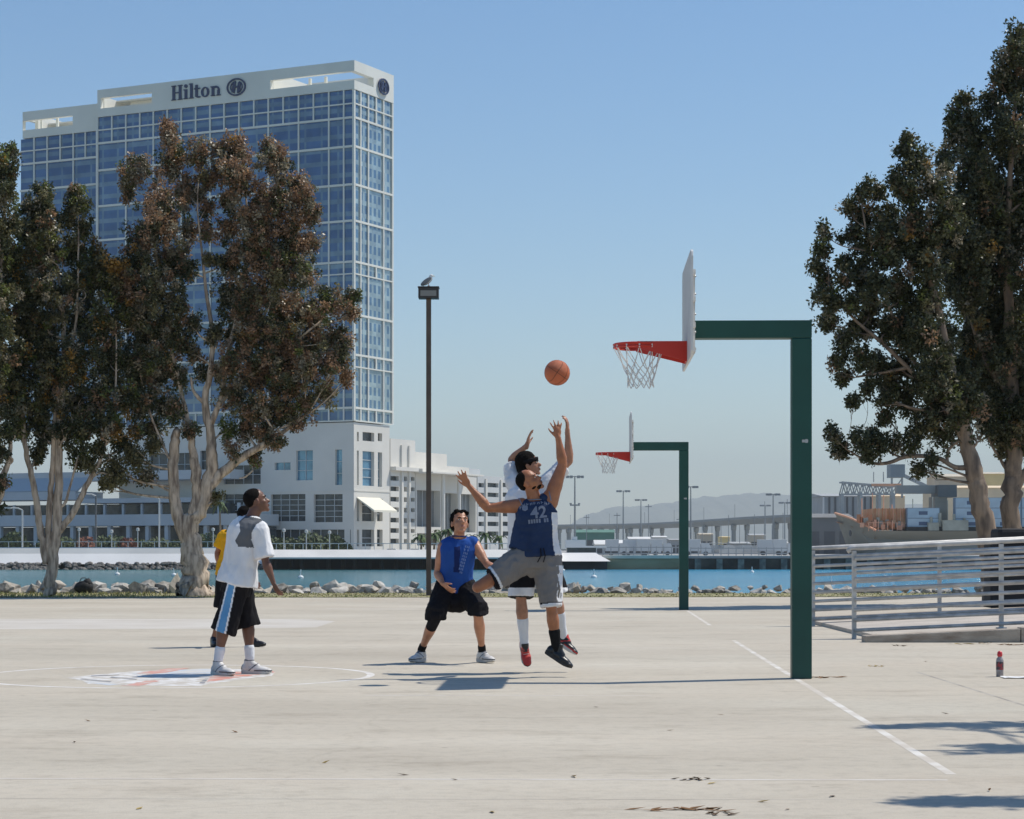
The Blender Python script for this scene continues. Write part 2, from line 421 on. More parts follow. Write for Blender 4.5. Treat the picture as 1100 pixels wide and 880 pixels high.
# ------------------------------------------------------------------ the hotel
hotel = thing('hotel_tower', (CO.x, CO.y, 0), 'tall blue glass hotel tower with white grid, open white crown and dark lettering', 'building', rz=BROT)
rows = [96, 111, 126, 157, 198, 237, 281, 294, 338, 381, 394, 438, 452]
Z = [zz(0, 0, p) for p in rows]; ZT = zz(0, 0, 65); ZO1 = zz(0, 0, 76.5); ZO0 = zz(0, 0, 86.5)
Zbase = Z[-1]; xw = on_u(105.5); xl = on_u(22); DV = on_v(421)
single = {0, 1, 6, 9, 11}
panes = []       # (size on screen, builder)
grid = MB()
def facade(axis, cells_s, cells_m, zr, off, depth_t=.5):
    for j in range(len(zr)-1):
        z1, z0 = zr[j], zr[j+1]
        cs = cells_s if j in single else cells_m
        for i in range(len(cs)-1):
            a0, a1 = cs[i], cs[i+1]
            panes.append((abs(a1-a0)*(z1-z0), axis, a0, a1, z0, z1, off))
            mw = .36
            if axis == 'u': grid.box(a1-mw/2, a1+mw/2, off-.22, off+.3, z0, z1) if i < len(cs)-2 else None
            else: grid.box(off-.3, off+.26, a1-.24, a1+.24, z0, z1) if i < len(cs)-2 else None
        lo, hi = cs[0], cs[-1]
        th = .5 if j not in (0, 6, 9, 11) else .3
        if axis == 'u': grid.box(lo, hi, off-.30, off+.3, z0-th/2, z0+th/2)
        else: grid.box(off-.3, off+.30, lo, hi, z0-th/2, z0+th/2)
pxs = [105.5, 120.5, 135.5, 150.5, 165, 180, 195, 210.5, 226, 241, 257, 273, 288.5, 304.5, 321, 337, 353.5, 369.5, 379.6]
cs = [on_u(p) for p in pxs]; cs[-1] = -.3
cm = [cs[i] for i in (0, 2, 4, 6, 8, 10, 12, 14, 16, 17, 18)]
facade('u', cs, cm, Z, 0)
grid.box(xw-.5, xw+.1, -.3, .3, Zbase, Z[0])
pl = [22, 37, 51, 65, 79, 92, 105.5]; csl = [on_u(p, 1.2) for p in pl]; csl[-1] = xw-.5
Zl = [z-3.08 for z in Z[:-1]]+[Zbase]
facade('u', csl, [csl[0], csl[1], csl[2], csl[4], csl[6]], Zl, 1.2)
vs1 = [.3, on_v(385.5), on_v(393.5), on_v(402.5), on_v(411), DV-.3]; vs1 = [.3]+[DV*t for t in (.16, .36, .56, .76)]+[DV-.3]
facade('v', vs1, [vs1[0], vs1[1], vs1[2], vs1[4], vs1[5]], Z, 0)
grid.box(-.3, .25, -.25, .3, Zbase, Z[0]-.02)                # the corner post
grid.box(-.3, .3, DV-.3, DV+.3, Zbase, Z[0])
grid.build('facade_grid', M_tower, hotel)
panes.sort(key=lambda p: -p[0])
rest = MB(); rest2 = MB()
def pane(b, p):
    _, ax, a0, a1, z0, z1, off = p
    if ax == 'u': b.box(a0+.1, a1-.1, off+.05, off+.12, z0+.12, z1-.12)
    else: b.box(off-.12, off-.05, a0+.1, a1-.1, z0+.12, z1-.12)
for i, p in enumerate(panes):
    if i < 98:
        b = MB(); pane(b, p); b.build('window', M_gl_front if p[1] == 'u' else M_gl_side, hotel)
    else: pane(rest if p[1] == 'u' else rest2, p)
tag(rest.build('windows', M_gl_front, hotel), kind='stuff'); tag(rest2.build('windows', M_gl_side, hotel), kind='stuff')
b = MB(); b.box(xw, -.5, .5, DV-.5, Zbase, Z[0]-.05); b.box(xl+.2, xw+.01, 1.6, DV-.5, Zbase, Zl[0]-.05)
b.build('core', M_recess, hotel)
# crown: a wall with long openings, the sky shows through it
b = MB(); xa, xb, xc = on_u(109), on_u(164), on_u(291)
holes_wall(b, 'u', xw, .35, Z[0], ZT, [(xa, xb, ZO0, ZO1+.4), (xc, .36, ZO0, ZO1)], -.35, 1.2)
b.box(-1.2, .349, .851, on_v(400), ZO1, ZT); b.box(-1.2, .35, .851, on_v(400), Z[0], ZO0); b.box(-1.2, .35, on_v(400), DV+.3, Z[0], ZT-.02)
b.box(xw, -.3, DV-1.2, DV+.2, ZO1+.3, ZT-.05)
for px in (323, 340):
    x = on_u(px); b.box(x-.3, x+.3, 4, 4.6, ZO0-.5, ZO1+.5)
b.box(xb, xb+.8, 1, DV, ZO0-1, ZO1+1)
b.box(xw+.3, xw+1.1, 1, DV, ZO0-2, ZO1+1); b.box(xw+4, xw+12, 8, 9, ZO0-2, ZO1+1)
b.box(xc-.8, xc, 1, DV, Z[0], ZT-.3)
b.box(xw+.1, xc-.9, .86, DV, Z[0]-.03, Z[0]+.4); b.box(xc-.8, -1.3, .86, DV, Z[0]-.03, Z[0]+.4)
b.box(xw+.5, xb+9, 6, DV, ZO1+.6, ZO1+.9)
b.build('crown', M_tower, hotel)
b = MB(); d = 3.08; x2 = on_u(79, 1.2)
holes_wall(b, 'u', xl, xw-.01, Zl[0], ZT-d, [(xl+.01, x2, ZO0-d, ZO1-d+.2)], .85, 1.2)
b.box(xl, xl+1, 2.1, DV, ZO1-d+.5, ZT-d-.02); b.box(xl+1.5, xl+2.5, 4, DV, ZO0-d-1, ZO1-d+.6)
b.box(xl+.01, xw-.02, 2.06, DV, Zl[0]-.03, Zl[0]+.4); b.box(xl+4, xl+4.5, 3, 3.5, ZO0-d, ZO1-d+.5); b.box(x2-7, x2-6.4, 3, 3.5, ZO0-d, ZO1-d+.5)
b.box(xl+.5, xl+14, 8, DV, ZO1-d+.3, ZO1-d+.6)
b.build('wing_crown', M_tower, hotel)

# the sign, serif capitals and small letters made of bars and rings
def arc_band(b, cx, cz, rx, rz, t, a0=0, a1=360, d=.3, n=28, tx=None):
    tx = tx or t; pts = []
    for k in range(n+1):
        a = R(a0+(a1-a0)*k/n); pts.append((math.cos(a), math.sin(a)))
    o = [(cx+rx*c, cz+rz*s) for c, s in pts]; i_ = [(cx+(rx-tx)*c, cz+(rz-t)*s) for c, s in pts]
    for k in range(n):
        b.prism([i_[k], o[k], o[k+1], i_[k+1]], d)
def bar(b, x0, x1, z0, z1, d=.3): b.prism([(x0, z0), (x1, z0), (x1, z1), (x0, z1)], d)
def letters(h):
    """word with cap height h; returns builder whose xz plane holds it, left edge at x=0"""
    b = MB(); s = h; st = .20*s; th = .055*s
    def stem(x, z1, foot=.09, head=True):
        bar(b, x, x+st, 0, z1); bar(b, x-foot*s, x+st+foot*s, 0, th)
        if head: bar(b, x-foot*s, x+st+foot*s, z1-th, z1)
    stem(.09*s, s); stem(.62*s, s); bar(b, .28*s, .63*s, .46*s, .54*s)             # H
    x = 1.10*s; bar(b, x, x+st, 0, .66*s); bar(b, x-.08*s, x+st+.08*s, 0, th); bar(b, x-.09*s, x, .60*s, .66*s)
    arc_band(b, x+st/2, .88*s, .13*s, .12*s, .12*s)                               # i
    x = 1.55*s; bar(b, x, x+st, 0, 1.02*s); bar(b, x-.08*s, x+st+.08*s, 0, th); bar(b, x-.09*s, x, .96*s, 1.02*s)   # l
    x = 1.98*s; bar(b, x, x+st*.95, .08*s, .88*s); bar(b, x-.1*s, x+.38*s, .58*s, .66*s); arc_band(b, x+.25*s, .14*s, .25*s, .15*s, .09*s, 180, 320)   # t
    arc_band(b, 2.78*s, .33*s, .33*s, .345*s, .07*s, 0, 360, tx=.17*s)             # o
    x = 3.32*s; stem(x, .66*s, .07, False); bar(b, x-.09*s, x, .60*s, .66*s)
    arc_band(b, x+.34*s, .36*s, .30*s, .31*s, .13*s, 0, 120); bar(b, x+.46*s, x+.64*s, 0, .38*s); bar(b, x+.38*s, x+.72*s, 0, th)   # n
    return b
def ring_logo(s):
    b = MB(); arc_band(b, 0, 0, 1.28*s, s, .17*s, d=.3, n=40, tx=.17*s)
    b.prism([(-.62*s, -.55*s), (-.22*s, -.55*s), (-.02*s, .60*s), (-.40*s, .60*s)][::1], .3)
    b.prism([(.10*s, -.60*s), (.50*s, -.60*s), (.62*s, .52*s), (.26*s, .52*s)], .3)
    bar(b, -.25*s, .42*s, -.08*s, .12*s)
    arc_band(b, .05*s, 0, .85*s, .72*s, .10*s, 100, 250); arc_band(b, .0, 0, .85*s, .72*s, .10*s, -80, 60)
    return b
x0 = on_u(185.5); x1 = on_u(238.5); hcap = (x1-x0)/4.06
lb = letters(hcap); zsg = zz(x0, 0, 109.5)+.2
o = lb.build('lettering', M_navy, hotel); o.location = (x0, -.66, zsg)
lg = ring_logo(2.15); o = lg.build('logo', M_navy, hotel); o.location = (on_u(255), -.66, zz(on_u(255), 0, 94))
lg = ring_logo(1.95); yb = on_v(409.5)
b = MB(); b.ell((0, .12, 0), (2.9, .1, 2.3), seg=24); o = b.build('logo_plate', M_white, hotel); o.location = (.5, yb, zz(0, yb, 93.5)); o.rotation_euler = (0, 0, R(90))
o = lg.build('logo', M_navy, hotel); o.location = (.86, yb, zz(0, yb, 93.5)); o.rotation_euler = (0, 0, R(90))

# ------------------------------------------------------------------ podium
pod = thing('hotel_podium', (CO.x, CO.y, 0), 'white stone podium of the hotel with tall windows and a cream awning', 'building', rz=BROT)
XL = on_u(128); ztop = Zbase-.35
def hu(pa, pb, ya, yb): x0, x1 = on_u(pa), on_u(pb); return (x0, x1, zz((x0+x1)/2, 0, yb), zz((x0+x1)/2, 0, ya))
def hv(pa, pb, ya, yb, X=0.): y0, y1 = on_v(pa, X), on_v(pb, X); return (y0, y1, zz(X, (y0+y1)/2, yb), zz(X, (y0+y1)/2, ya))
Hu = [hu(318, 336, 484, 516), hu(360, 367.5, 483, 521), hu(295, 312, 497, 505), hu(337, 368, 531, 561), hu(291, 328, 531, 560),
      hu(334, 370, 569, 588), hu(291, 330, 569, 588), hu(240, 280, 500, 520), hu(240, 280, 531, 560), hu(240, 280, 569, 588), hu(160, 206, 487, 511), hu(215, 232, 484, 560)]
Hv = [hv(381, 385.5, 464, 474), hv(389.5, 402, 464.5, 474), hv(406, 410.5, 465.5, 474), hv(381, 385.5, 484, 521), hv(389.5, 402, 485, 522), hv(406, 410.5, 486, 523),
      hv(380.5, 386, 534, 560), hv(389, 402, 535, 560), hv(405, 411, 536, 560), hv(380, 386, 569, 587), hv(389, 402, 569, 587), hv(405, 411, 569, 587)]
wt = 1.4; DP = on_v(418.5)
b = MB(); holes_wall(b, 'u', XL, 0, GZ, ztop, Hu, 0, wt); holes_wall(b, 'v', wt, DP, GZ, ztop, Hv, 0, wt)
b.box(XL, -wt-.01, wt+.01, DP, ztop-.6, ztop-.02)
b.box(XL, .12, -.12, -.003, zz(0, 0, 527.5), zz(0, 0, 526)); b.box(.003, .12, 0, DP, zz(0, 0, 527.5), zz(0, 0, 526))
b.build('wall', M_white, pod)
M_pst = mat('podium_mullion', (.55, .57, .56), .5)
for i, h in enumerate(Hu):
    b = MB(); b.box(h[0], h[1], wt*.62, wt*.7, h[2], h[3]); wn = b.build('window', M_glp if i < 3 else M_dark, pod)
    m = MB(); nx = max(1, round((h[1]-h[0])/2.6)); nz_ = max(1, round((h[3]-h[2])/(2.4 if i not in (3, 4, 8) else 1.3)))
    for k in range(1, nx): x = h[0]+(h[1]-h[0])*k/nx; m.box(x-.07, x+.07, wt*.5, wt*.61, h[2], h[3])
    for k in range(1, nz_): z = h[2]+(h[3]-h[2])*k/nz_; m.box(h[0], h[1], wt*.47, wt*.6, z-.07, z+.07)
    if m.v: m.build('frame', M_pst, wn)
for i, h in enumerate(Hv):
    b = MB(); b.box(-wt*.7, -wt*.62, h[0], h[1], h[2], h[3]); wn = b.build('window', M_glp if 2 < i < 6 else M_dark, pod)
    m = MB(); nz_ = max(1, round((h[3]-h[2])/1.9))
    for k in range(1, nz_): z = h[2]+(h[3]-h[2])*k/nz_; m.box(-wt*.6, -wt*.47, h[0], h[1], z-.07, z+.07)
    if m.v: m.build('frame', M_pst, wn)
y0, y1 = on_v(383), on_v(408)
z1 = zz(0, y0, 534); z0 = zz(0, y0, 548)
b = MB(); b.add([(0, y0, z1), (0, y1, z1), (4.8, y1, z0), (4.8, y0, z0), (0, y0, z1-.25), (0, y1, z1-.25), (4.8, y1, z0-.5), (4.8, y0, z0-.5)],
      [(0, 1, 2, 3), (7, 6, 5, 4), (0, 3, 7, 4), (1, 5, 6, 2), (3, 2, 6, 7), (0, 4, 5, 1)])
b.build('awning', mat('cream_canvas', (.76, .72, .60), .9), pod)

# terraces in front of the podium, left part of the frame
ter = thing('terrace_building', (CO.x, CO.y, 0), 'low terraced building with grey slabs over dark glazing behind the left trees', 'building', rz=BROT)
M_slab = mat('grey_slab', (.50, .52, .53), .7, var=.08, vscale=.1)
yT = -16; xA = on_u(-40, yT); xB = on_u(262, yT)
def ty(py, x=None): return zz((xA+xB)/2 if x is None else x, yT, py)
b = MB(); b.box(xA, xB, yT, -1, ty(565), ty(553)); b.box(xA, on_u(70, yT), yT+4, -1, ty(536), ty(527)); b.box(on_u(70, yT), xB-18, yT+5, -1, ty(540), ty(535))
b.box(xA, xB-10, yT+9, -.8, ty(515), ty(505)); b.build('slab', M_slab, ter)
for k in range(16):
    x = xA+(xB-xA)*k/15.; b = MB(); b.box(x-.5, x+.5, yT+.5, yT+1.5, GZ, ty(565.1)); b.build('column', M_slab, ter)
    b = MB(); b.box(x-.3, x+.3, yT+6, yT+6.6, ty(552.9), ty(541)); b.build('column', M_slab, ter)
b = MB(); b.box(xA, xB, yT+7, -2, GZ, ty(566)); b.box(xA, xB-12, yT+9.5, -1.8, ty(552), ty(541)); b.build('glazing', M_dark, ter)
b = MB(); x1_ = on_u(72, yT); z0, z1 = ty(526), ty(508)
b.add([(xA, yT+4, z0), (x1_, yT+4, z0), (x1_, yT+10, z1), (xA, yT+10, z1), (xA, yT+4.2, z0-.3), (x1_, yT+4.2, z0-.3), (x1_, yT+10.2, z1-.3), (xA, yT+10.2, z1-.3)],
      [(0, 1, 2, 3), (7, 6, 5, 4), (0, 4, 5, 1), (1, 5, 6, 2), (2, 6, 7, 3), (3, 7, 4, 0)])
b.build('sloped_roof', mat('blue_roof', (.42, .47, .50), .5, metal=.05), ter)

# ------------------------------------------------------------------ white halls and parking decks right of the hotel
def zv(py, px, X=0.): return zz(X, on_v(px, X), py)
gar = thing('parking_deck', (CO.x, CO.y, 0), 'white stair tower with stacked dark slots beside the hotel awning', 'building', rz=BROT)
ya, yb_ = DP+.4, on_v(446)
Hs = []
for k in range(7):
    Hs.append(hv(419.5, 428.5, 511.5+k*11.2, 516.5+k*11.2)); Hs.append(hv(434, 437.5, 512+k*11.2, 517+k*11.2)); Hs.append(hv(440.5, 445.5, 512.5+k*11.2, 516.5+k*11.2))
b = MB(); holes_wall(b, 'v', ya, yb_, GZ, zv(472, 430), Hs, 0, 1.2); b.box(-14, -1.25, ya, yb_, GZ+1, zv(472, 430)-.5)
b.box(.003, 1.6, ya, yb_, zv(506, 430), zv(502, 430)); b.build('wall', M_white, gar)
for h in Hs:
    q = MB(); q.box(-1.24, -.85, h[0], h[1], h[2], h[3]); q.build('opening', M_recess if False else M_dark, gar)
for px in (431, 439):
    yy = on_v(px); q = MB(); q.box(.003, .45, yy-.4, yy+.4, GZ, zv(478, 430)); q.build('pilaster', M_white, gar)

hall = thing('exhibition_hall', (CO.x, CO.y, 0), 'white hall with broad flat roof and grey recessed bays behind the lamp post', 'building', rz=BROT)
y0, y1 = on_v(446.5), on_v(512)
Hh = [hv(448, 473, 527, 566), hv(478, 491, 530, 572), hv(495, 511, 531, 572), hv(448, 472, 573, 586)]
b = MB(); holes_wall(b, 'v', y0, y1, GZ, zv(511, 480), Hh, 0, 2.2); b.box(-20, -2.25, y0, y1, GZ, zv(500, 480)); b.build('wall', M_white, hall)
b = MB(); b.box(-22, -3, y0, on_v(491), zv(499.9, 480), zv(487, 480)); b.box(-22, -4, on_v(491), y1, zv(499.9, 480), zv(503.5, 500)); b.build('upper_block', M_white, hall)
b = MB(); b.box(-10, 5.5, y0-1, on_v(500), zv(511, 480)+.02, zv(509.3, 480)); b.box(-10, 2.5, y0-1, on_v(490), zv(509.2, 480), zv(506, 480)); b.build('roof_canopy', M_white, hall)
for h in Hh:
    q = MB(); q.box(-2.2, -1.9, h[0], h[1], h[2], h[3]); pn = q.build('bay_panel', M_recess, hall)
    m = MB(); nn = 4
    for k in range(1, nn): yy = h[0]+(h[1]-h[0])*k/nn; m.box(-1.9, -1.8, yy-.1, yy+.1, h[2], h[3])
    m.build('mullion', M_pst, pn)
for px in (476, 493):
    yy = on_v(px, 3); q = MB(); q.tube([(3, yy, GZ), (3, yy, zv(511, 480))], .5, 12); q.build('column', M_white, hall)

gar2 = thing('parking_deck', (CO.x, CO.y, 0), 'pale parking building with rows of dark slots behind the jumping players', 'building', rz=BROT)
y0, y1 = y1+.5, on_v(566)
Hs = []
for k in range(6):
    py = 519+k*10.4
    for pa, pb in ((514, 520), (523, 535.5), (540, 553), (556, 563)): Hs.append(hv(pa, pb, py, py+4.6))
b = MB(); holes_wall(b, 'v', y0, y1, GZ, zv(512, 530), Hs, 0, 1.2); b.box(-18, -1.25, y0, y1, GZ+1, zv(513, 530)); b.box(-16, -4, on_v(516), on_v(530), zv(512.8, 530), zv(504, 530))
b.build('wall', mat('pale_concrete', (.55, .56, .55), .8, var=.06, vscale=.1), gar2)
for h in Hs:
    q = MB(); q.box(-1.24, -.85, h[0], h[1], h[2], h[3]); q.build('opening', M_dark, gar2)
for px in (521.5, 537.8, 554.5):
    yy = on_v(px); q = MB(); q.box(.003, .4, yy-.45, yy+.45, GZ, zv(515, 530)); q.build('pilaster', M_white, gar2)

# ------------------------------------------------------------------ land and sea walls
M_land = mat('quay_pavement', (.34, .33, .31), .9, var=.15, vscale=.02)
sheet('far_quay', [(-400, 398), (3000, 398), (5000, 3600), (-3000, 3600), (-3000, 398)], GZ-.05, M_land)
def X(px, Y): return (px-CX)/F*Y
def ZY(py, Y): return EYE+(HY-py)/F*Y
M_seaw = mat('white_seawall', (.68, .67, .65), .8, var=.05, vscale=.1)
b = MB(); x0, x1 = X(-80, 390), X(287, 390)
b.add([(x0, 388.6, ZY(606, 390)), (x1, 388.6, ZY(606, 390)), (x1, 391, ZY(595, 390)), (x0, 391, ZY(595, 390)), (x0, 398, ZY(606, 390)), (x1, 398, ZY(606, 390)), (x1, 398, ZY(595, 390)), (x0, 398, ZY(595, 390))],
      [(0, 1, 2, 3), (3, 2, 6, 7), (4, 7, 6, 5), (0, 4, 5, 1), (1, 5, 6, 2), (0, 3, 7, 4)])
sw = b.build('sea_wall', M_seaw); tag(sw, 'long white sloping sea wall with grey parapet on the far left shore', 'wall')
b = MB(); b.add([(x, y, z) for x in (x0, x1) for y, z in ((391.1, ZY(594.9, 390)), (392.4, ZY(594.9, 390)), (392.4, ZY(588, 390)), (392.1, ZY(588, 390)))], [(0, 1, 2, 3), (7, 6, 5, 4), (0, 4, 5, 1), (1, 5, 6, 2), (2, 6, 7, 3), (3, 7, 4, 0)]); b.build('parapet', mat('grey_parapet', (.58, .57, .54), .8, var=.08, vscale=.1), sw)
b = MB(); xx = x0
while xx < x1: b.box(xx-.05, xx+.05, 392.25, 392.35, ZY(588, 390), ZY(588, 390)+1.0); xx += 2.4
b.box(x0, x1, 392.25, 392.35, ZY(588, 390)+.95, ZY(588, 390)+1.05); b.build('railing', M_pst, sw)
M_rockd = mat('wet_rock', (.11, .10, .09), .9, col2=(.26, .24, .21), vscale=.9, ramp=(.4, .7))
b = MB(); rr = random.Random(3)
for i in range(520):
    px = rr.uniform(-40, 290); z = rr.uniform(-2.7, ZY(605, 390)); Y = 388.4-(ZY(606, 390)-z)*1.3
    s = rr.uniform(.25, .6); b.ell((X(px, 390), Y, z), (s*rr.uniform(.8, 1.6), s, s*.7), Matrix.Rotation(rr.uniform(0, 3), 3, 'Z'), 6, 4)
o = b.build('rock_bank', M_rockd); tag(o, kind='stuff')
# piled promenade
x0, x1 = X(286, 388), X(603, 388)
b = MB(); b.add([(x, y, z) for x in (x0, x1) for y, z in ((386, ZY(600.5, 387)), (405, ZY(600.5, 387)), (405, ZY(590.5, 389)), (389.5, ZY(590.5, 389)), (386, ZY(598.8, 386)))], [(0, 1, 2, 3, 4), (9, 8, 7, 6, 5), (0, 5, 6, 1), (1, 6, 7, 2), (2, 7, 8, 3), (3, 8, 9, 4), (4, 9, 5, 0)]); b.box(x0, x1, 404, 405.5, -4, ZY(600.6, 387))
pm = b.build('promenade_pier', mat('pier_concrete', (.60, .59, .56), .8, var=.08, vscale=.15)); tag(pm, 'pale promenade deck on piles over a black shadow below the hotel', 'pier')
b = MB(); b.box(x0+.2, x1-.2, 402, 403.9, -4, ZY(600.8, 387)); b.build('back_wall', mat('shade_black', (.035, .035, .04), .9), pm)  # near-black wall colour stands in for the shade under the deck
for k in range(22):
    xx = x0+(x1-x0)*(k+.5)/22; b = MB(); b.tube([(xx, 392+4*(k % 2), -4), (xx, 392+4*(k % 2), ZY(600.7, 387))], .4, 8); b.build('pile', mat('pile', (.05, .05, .05), .9) if k == 0 else bpy.data.materials['pile'], pm)
b = MB(); xx = x0
while xx < x1: b.box(xx-.06, xx+.06, 389.8, 389.95, ZY(590.6, 389), ZY(590, 389)+1.0); xx += 1.6
b.box(x0, x1, 389.8, 389.95, ZY(590, 389)+.95, ZY(590, 389)+1.08); b.build('railing', M_pst, pm)
# stepped white platform with a ticket house
x0, x1 = X(600, 392), X(655, 392)
b = MB(); b.add([(x0, 388, ZY(603, 390)), (x1, 388, ZY(603, 390)), (x1-2.5, 394, ZY(594, 392)), (x0, 394, ZY(594, 392)), (x0, 400, ZY(603, 390)), (x1, 400, ZY(603, 390)), (x1-2.5, 400, ZY(594, 392)), (x0, 400, ZY(594, 392))],
    [(0, 1, 2, 3), (3, 2, 6, 7), (4, 7, 6, 5), (0, 4, 5, 1), (1, 5, 6, 2), (0, 3, 7, 4)])
pf = b.build('landing_stage', M_seaw); b = MB(); b.box(x0-5, x1-.5, 391, 399.5, -3.2, ZY(603.3, 390)); b.build('footing', bpy.data.materials['shade_black'], pf); tag(pf, 'sloping pale landing stage at the water right of the jumping players', 'pier')  # footing painted near-black for the shade beneath the stage
b = MB(); xa_, xb_ = X(609, 398), X(640, 398); b.box(xa_, xb_, 397, 402, ZY(594, 398), ZY(588.5, 398)); kb = b.build('kiosk', M_dark)
tag(kb, 'long low white kiosk with a dark window strip on the landing stage', 'kiosk')
b = MB(); b.box(xa_-.3, X(629, 398), 396.8, 402.2, ZY(588.4, 398), ZY(580, 398)); b.box(X(629, 398), xb_+2, 396.8, 402.2, ZY(588.4, 398), ZY(586.5, 398))
b.box(xa_+1, X(620, 398), 396.9, 401.8, ZY(579.9, 398), ZY(576.5, 398)); b.build('roof', M_seaw, kb)
b = MB(); b.box(xa_-.2, xb_+.2, 396.7, 402.3, ZY(594, 398)-.4, ZY(593, 398)-.1); b.build('base', M_seaw, kb)
# quay walls to the right
M_mossy = mat('mossy_wall', (.15, .12, .06), .9, col2=(.34, .29, .18), vscale=.25, ramp=(.3, .7), stretch=(.4, 1, 1.5))
x0, x1 = x1-1, X(733, 396)
b = MB(); b.box(x0, x1, 393, 399, -3.5, ZY(600, 396)); q = b.build('quay_wall', M_mossy); tag(q, 'low mossy concrete quay wall with a pale coping', 'wall')
b = MB(); b.box(x0-.1, x1, 392.9, 399, ZY(599.9, 396), ZY(596.5, 396)); b.build('coping', mat('coping', (.55, .53, .45), .8, var=.1, vscale=.3), q)
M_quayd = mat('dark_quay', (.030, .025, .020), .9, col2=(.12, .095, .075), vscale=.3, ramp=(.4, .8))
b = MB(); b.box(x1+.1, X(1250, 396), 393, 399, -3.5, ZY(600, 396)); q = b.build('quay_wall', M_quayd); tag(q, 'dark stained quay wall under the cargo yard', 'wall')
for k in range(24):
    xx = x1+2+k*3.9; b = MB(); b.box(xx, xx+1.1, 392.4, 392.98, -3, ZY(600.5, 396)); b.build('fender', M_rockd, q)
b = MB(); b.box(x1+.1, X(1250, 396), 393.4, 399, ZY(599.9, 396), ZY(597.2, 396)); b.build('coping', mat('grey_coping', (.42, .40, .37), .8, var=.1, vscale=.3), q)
# fence along the yard
M_fen = mat('galvanised', (.40, .41, .41), .5, metal=.3)
for pa, pb, pyt, Yf, lab in ((640, 733, 587, 430, 'long galvanised yard fence right of the landing stage'), (742, 846, 588, 430, 'galvanised yard fence seen between the two green hoop poles')):
    b = MB(); xx = X(pa, Yf)
    while xx < X(pb, Yf): b.box(xx-.09, xx+.09, Yf, Yf+.15, GZ, ZY(pyt, Yf)); xx += 1.5
    b.box(X(pa, Yf), X(pb, Yf), Yf+.02, Yf+.1, ZY(pyt, Yf)-.3, ZY(pyt, Yf)-.1); b.box(X(pa, Yf), X(pb, Yf), Yf+.02, Yf+.1, GZ+.3, GZ+.5)
    tag(b.build('yard_fence', M_fen), lab, 'fence', 'yard fences on the quay')

# ------------------------------------------------------------------ sheds, trucks and tanks in the yard
def cm(name, c): return mat(name, c, .75, var=.1, vscale=.15)
SH = {'w': cm('shed_white', (.66, .66, .64)), 'g': cm('shed_grey', (.36, .37, .37)), 'b': cm('shed_beige', (.52, .46, .36)), 'd': cm('shed_dark', (.12, .12, .12)),
      'y': cm('shed_yellow', (.72, .58, .30)), 't': cm('shed_tan', (.76, .60, .40)), 'n': cm('shed_green', (.10, .22, .17)), 'k': cm('shed_charcoal', (.19, .19, .185)), 'l': cm('shed_blue', (.28, .38, .46))}
def shed(pa, pb, pt, pb_, Y, key, label, roof=None, doors=2, depth=14, name='shed', cat='shed', group='sheds across the water'):
    x0, x1 = X(pa, Y), X(pb, Y); z1, z0 = ZY(pt, Y), GZ-.05
    t = thing(name, ((x0+x1)/2, Y, z0), label, cat, group)
    h = z1-z0; w2 = (x1-x0)/2
    b = MB(); b.box(-w2, w2, 0, depth, 0, h); b.build('wall', SH[key], t)
    b = MB(); k = h+min(1.2, w2*.2)
    b.add([(-w2-.3, -.4, h), (w2+.3, -.4, h), (w2+.3, depth+.4, h), (-w2-.3, depth+.4, h), (-w2-.3, depth/2, k), (w2+.3, depth/2, k)], [(0, 1, 5, 4), (2, 3, 4, 5), (0, 4, 3), (1, 2, 5), (0, 3, 2, 1)])
    b.build('roof', SH[roof or 'g'], t)
    for i in range(doors):
        dx = -w2+(2*w2)*(i+.5)/doors; dw = min(1.6, w2/doors*.7); b = MB(); b.box(dx-dw, dx+dw, -.08, -.004, .1, h*.62); b.build('door', SH['d'], t)
    return t
shed(655, 672, 582, 0, 620, 'w', 'small white shed far across the water right of the kiosk')
shed(676, 700, 579, 0, 700, 'g', 'long grey shed below the bridge piers', 'w', 4)
shed(702, 716, 577, 0, 640, 'w', 'white box shaped shed just left of the far hoop pole', 'w', 2)
shed(720, 732, 580, 0, 600, 'g', 'grey shed touching the far hoop pole from the left', 'g', 2)
shed(740, 752, 583, 0, 560, 'w', 'low white shed just right of the far hoop pole', 'w', 1)
shed(752, 766, 574, 0, 760, 'b', 'beige gabled shed in front of the bridge columns', 'b', 2)
shed(776, 784, 577, 0, 640, 'y', 'small yellow shed between two bridge piers', 'y', 1)
shed(786, 806, 584, 0, 600, 'g', 'flat grey shed below the middle bridge pier', 'g', 3)
shed(806, 822, 575, 0, 800, 'b', 'tan brown shed with dark doors left of the near pole', 'g', 2)
shed(824, 846, 583, 0, 560, 'w', 'white shed directly left of the near green pole', 'w', 3)
shed(618, 660, 572, 0, 900, 'n', 'dark green shed under the left end of the bridge', 'n', 4)
shed(640, 690, 585, 0, 520, 'w', 'long low white canopy building behind the yard fence', 'w', 6)
shed(872, 886, 536, 0, 700, 'b', 'pale beige warehouse end right of the near pole', 'w', 1, 30, 'warehouse', 'warehouse')
t = shed(884, 936, 533, 0, 640, 'g', 'large grey ribbed warehouse behind the bow of the ship', 'g', 0, 40, 'warehouse', 'warehouse')
for k in range(9):
    b = MB(); xx = -7+k*1.75; b.box(xx-.25, xx+.25, -.35, -.01, 0, ZY(534, 640)-GZ); b.build('rib', SH['d'] if k % 3 else SH['w'], t)
shed(866, 916, 556, 0, 585, 'k', 'dark grey transit shed low on the quay beside the ship', 'k', 3, 20, 'warehouse', 'warehouse')
shed(930, 972, 533, 0, 720, 't', 'tan warehouse behind the orange cargo bay', 't', 2, 30, 'warehouse', 'warehouse')
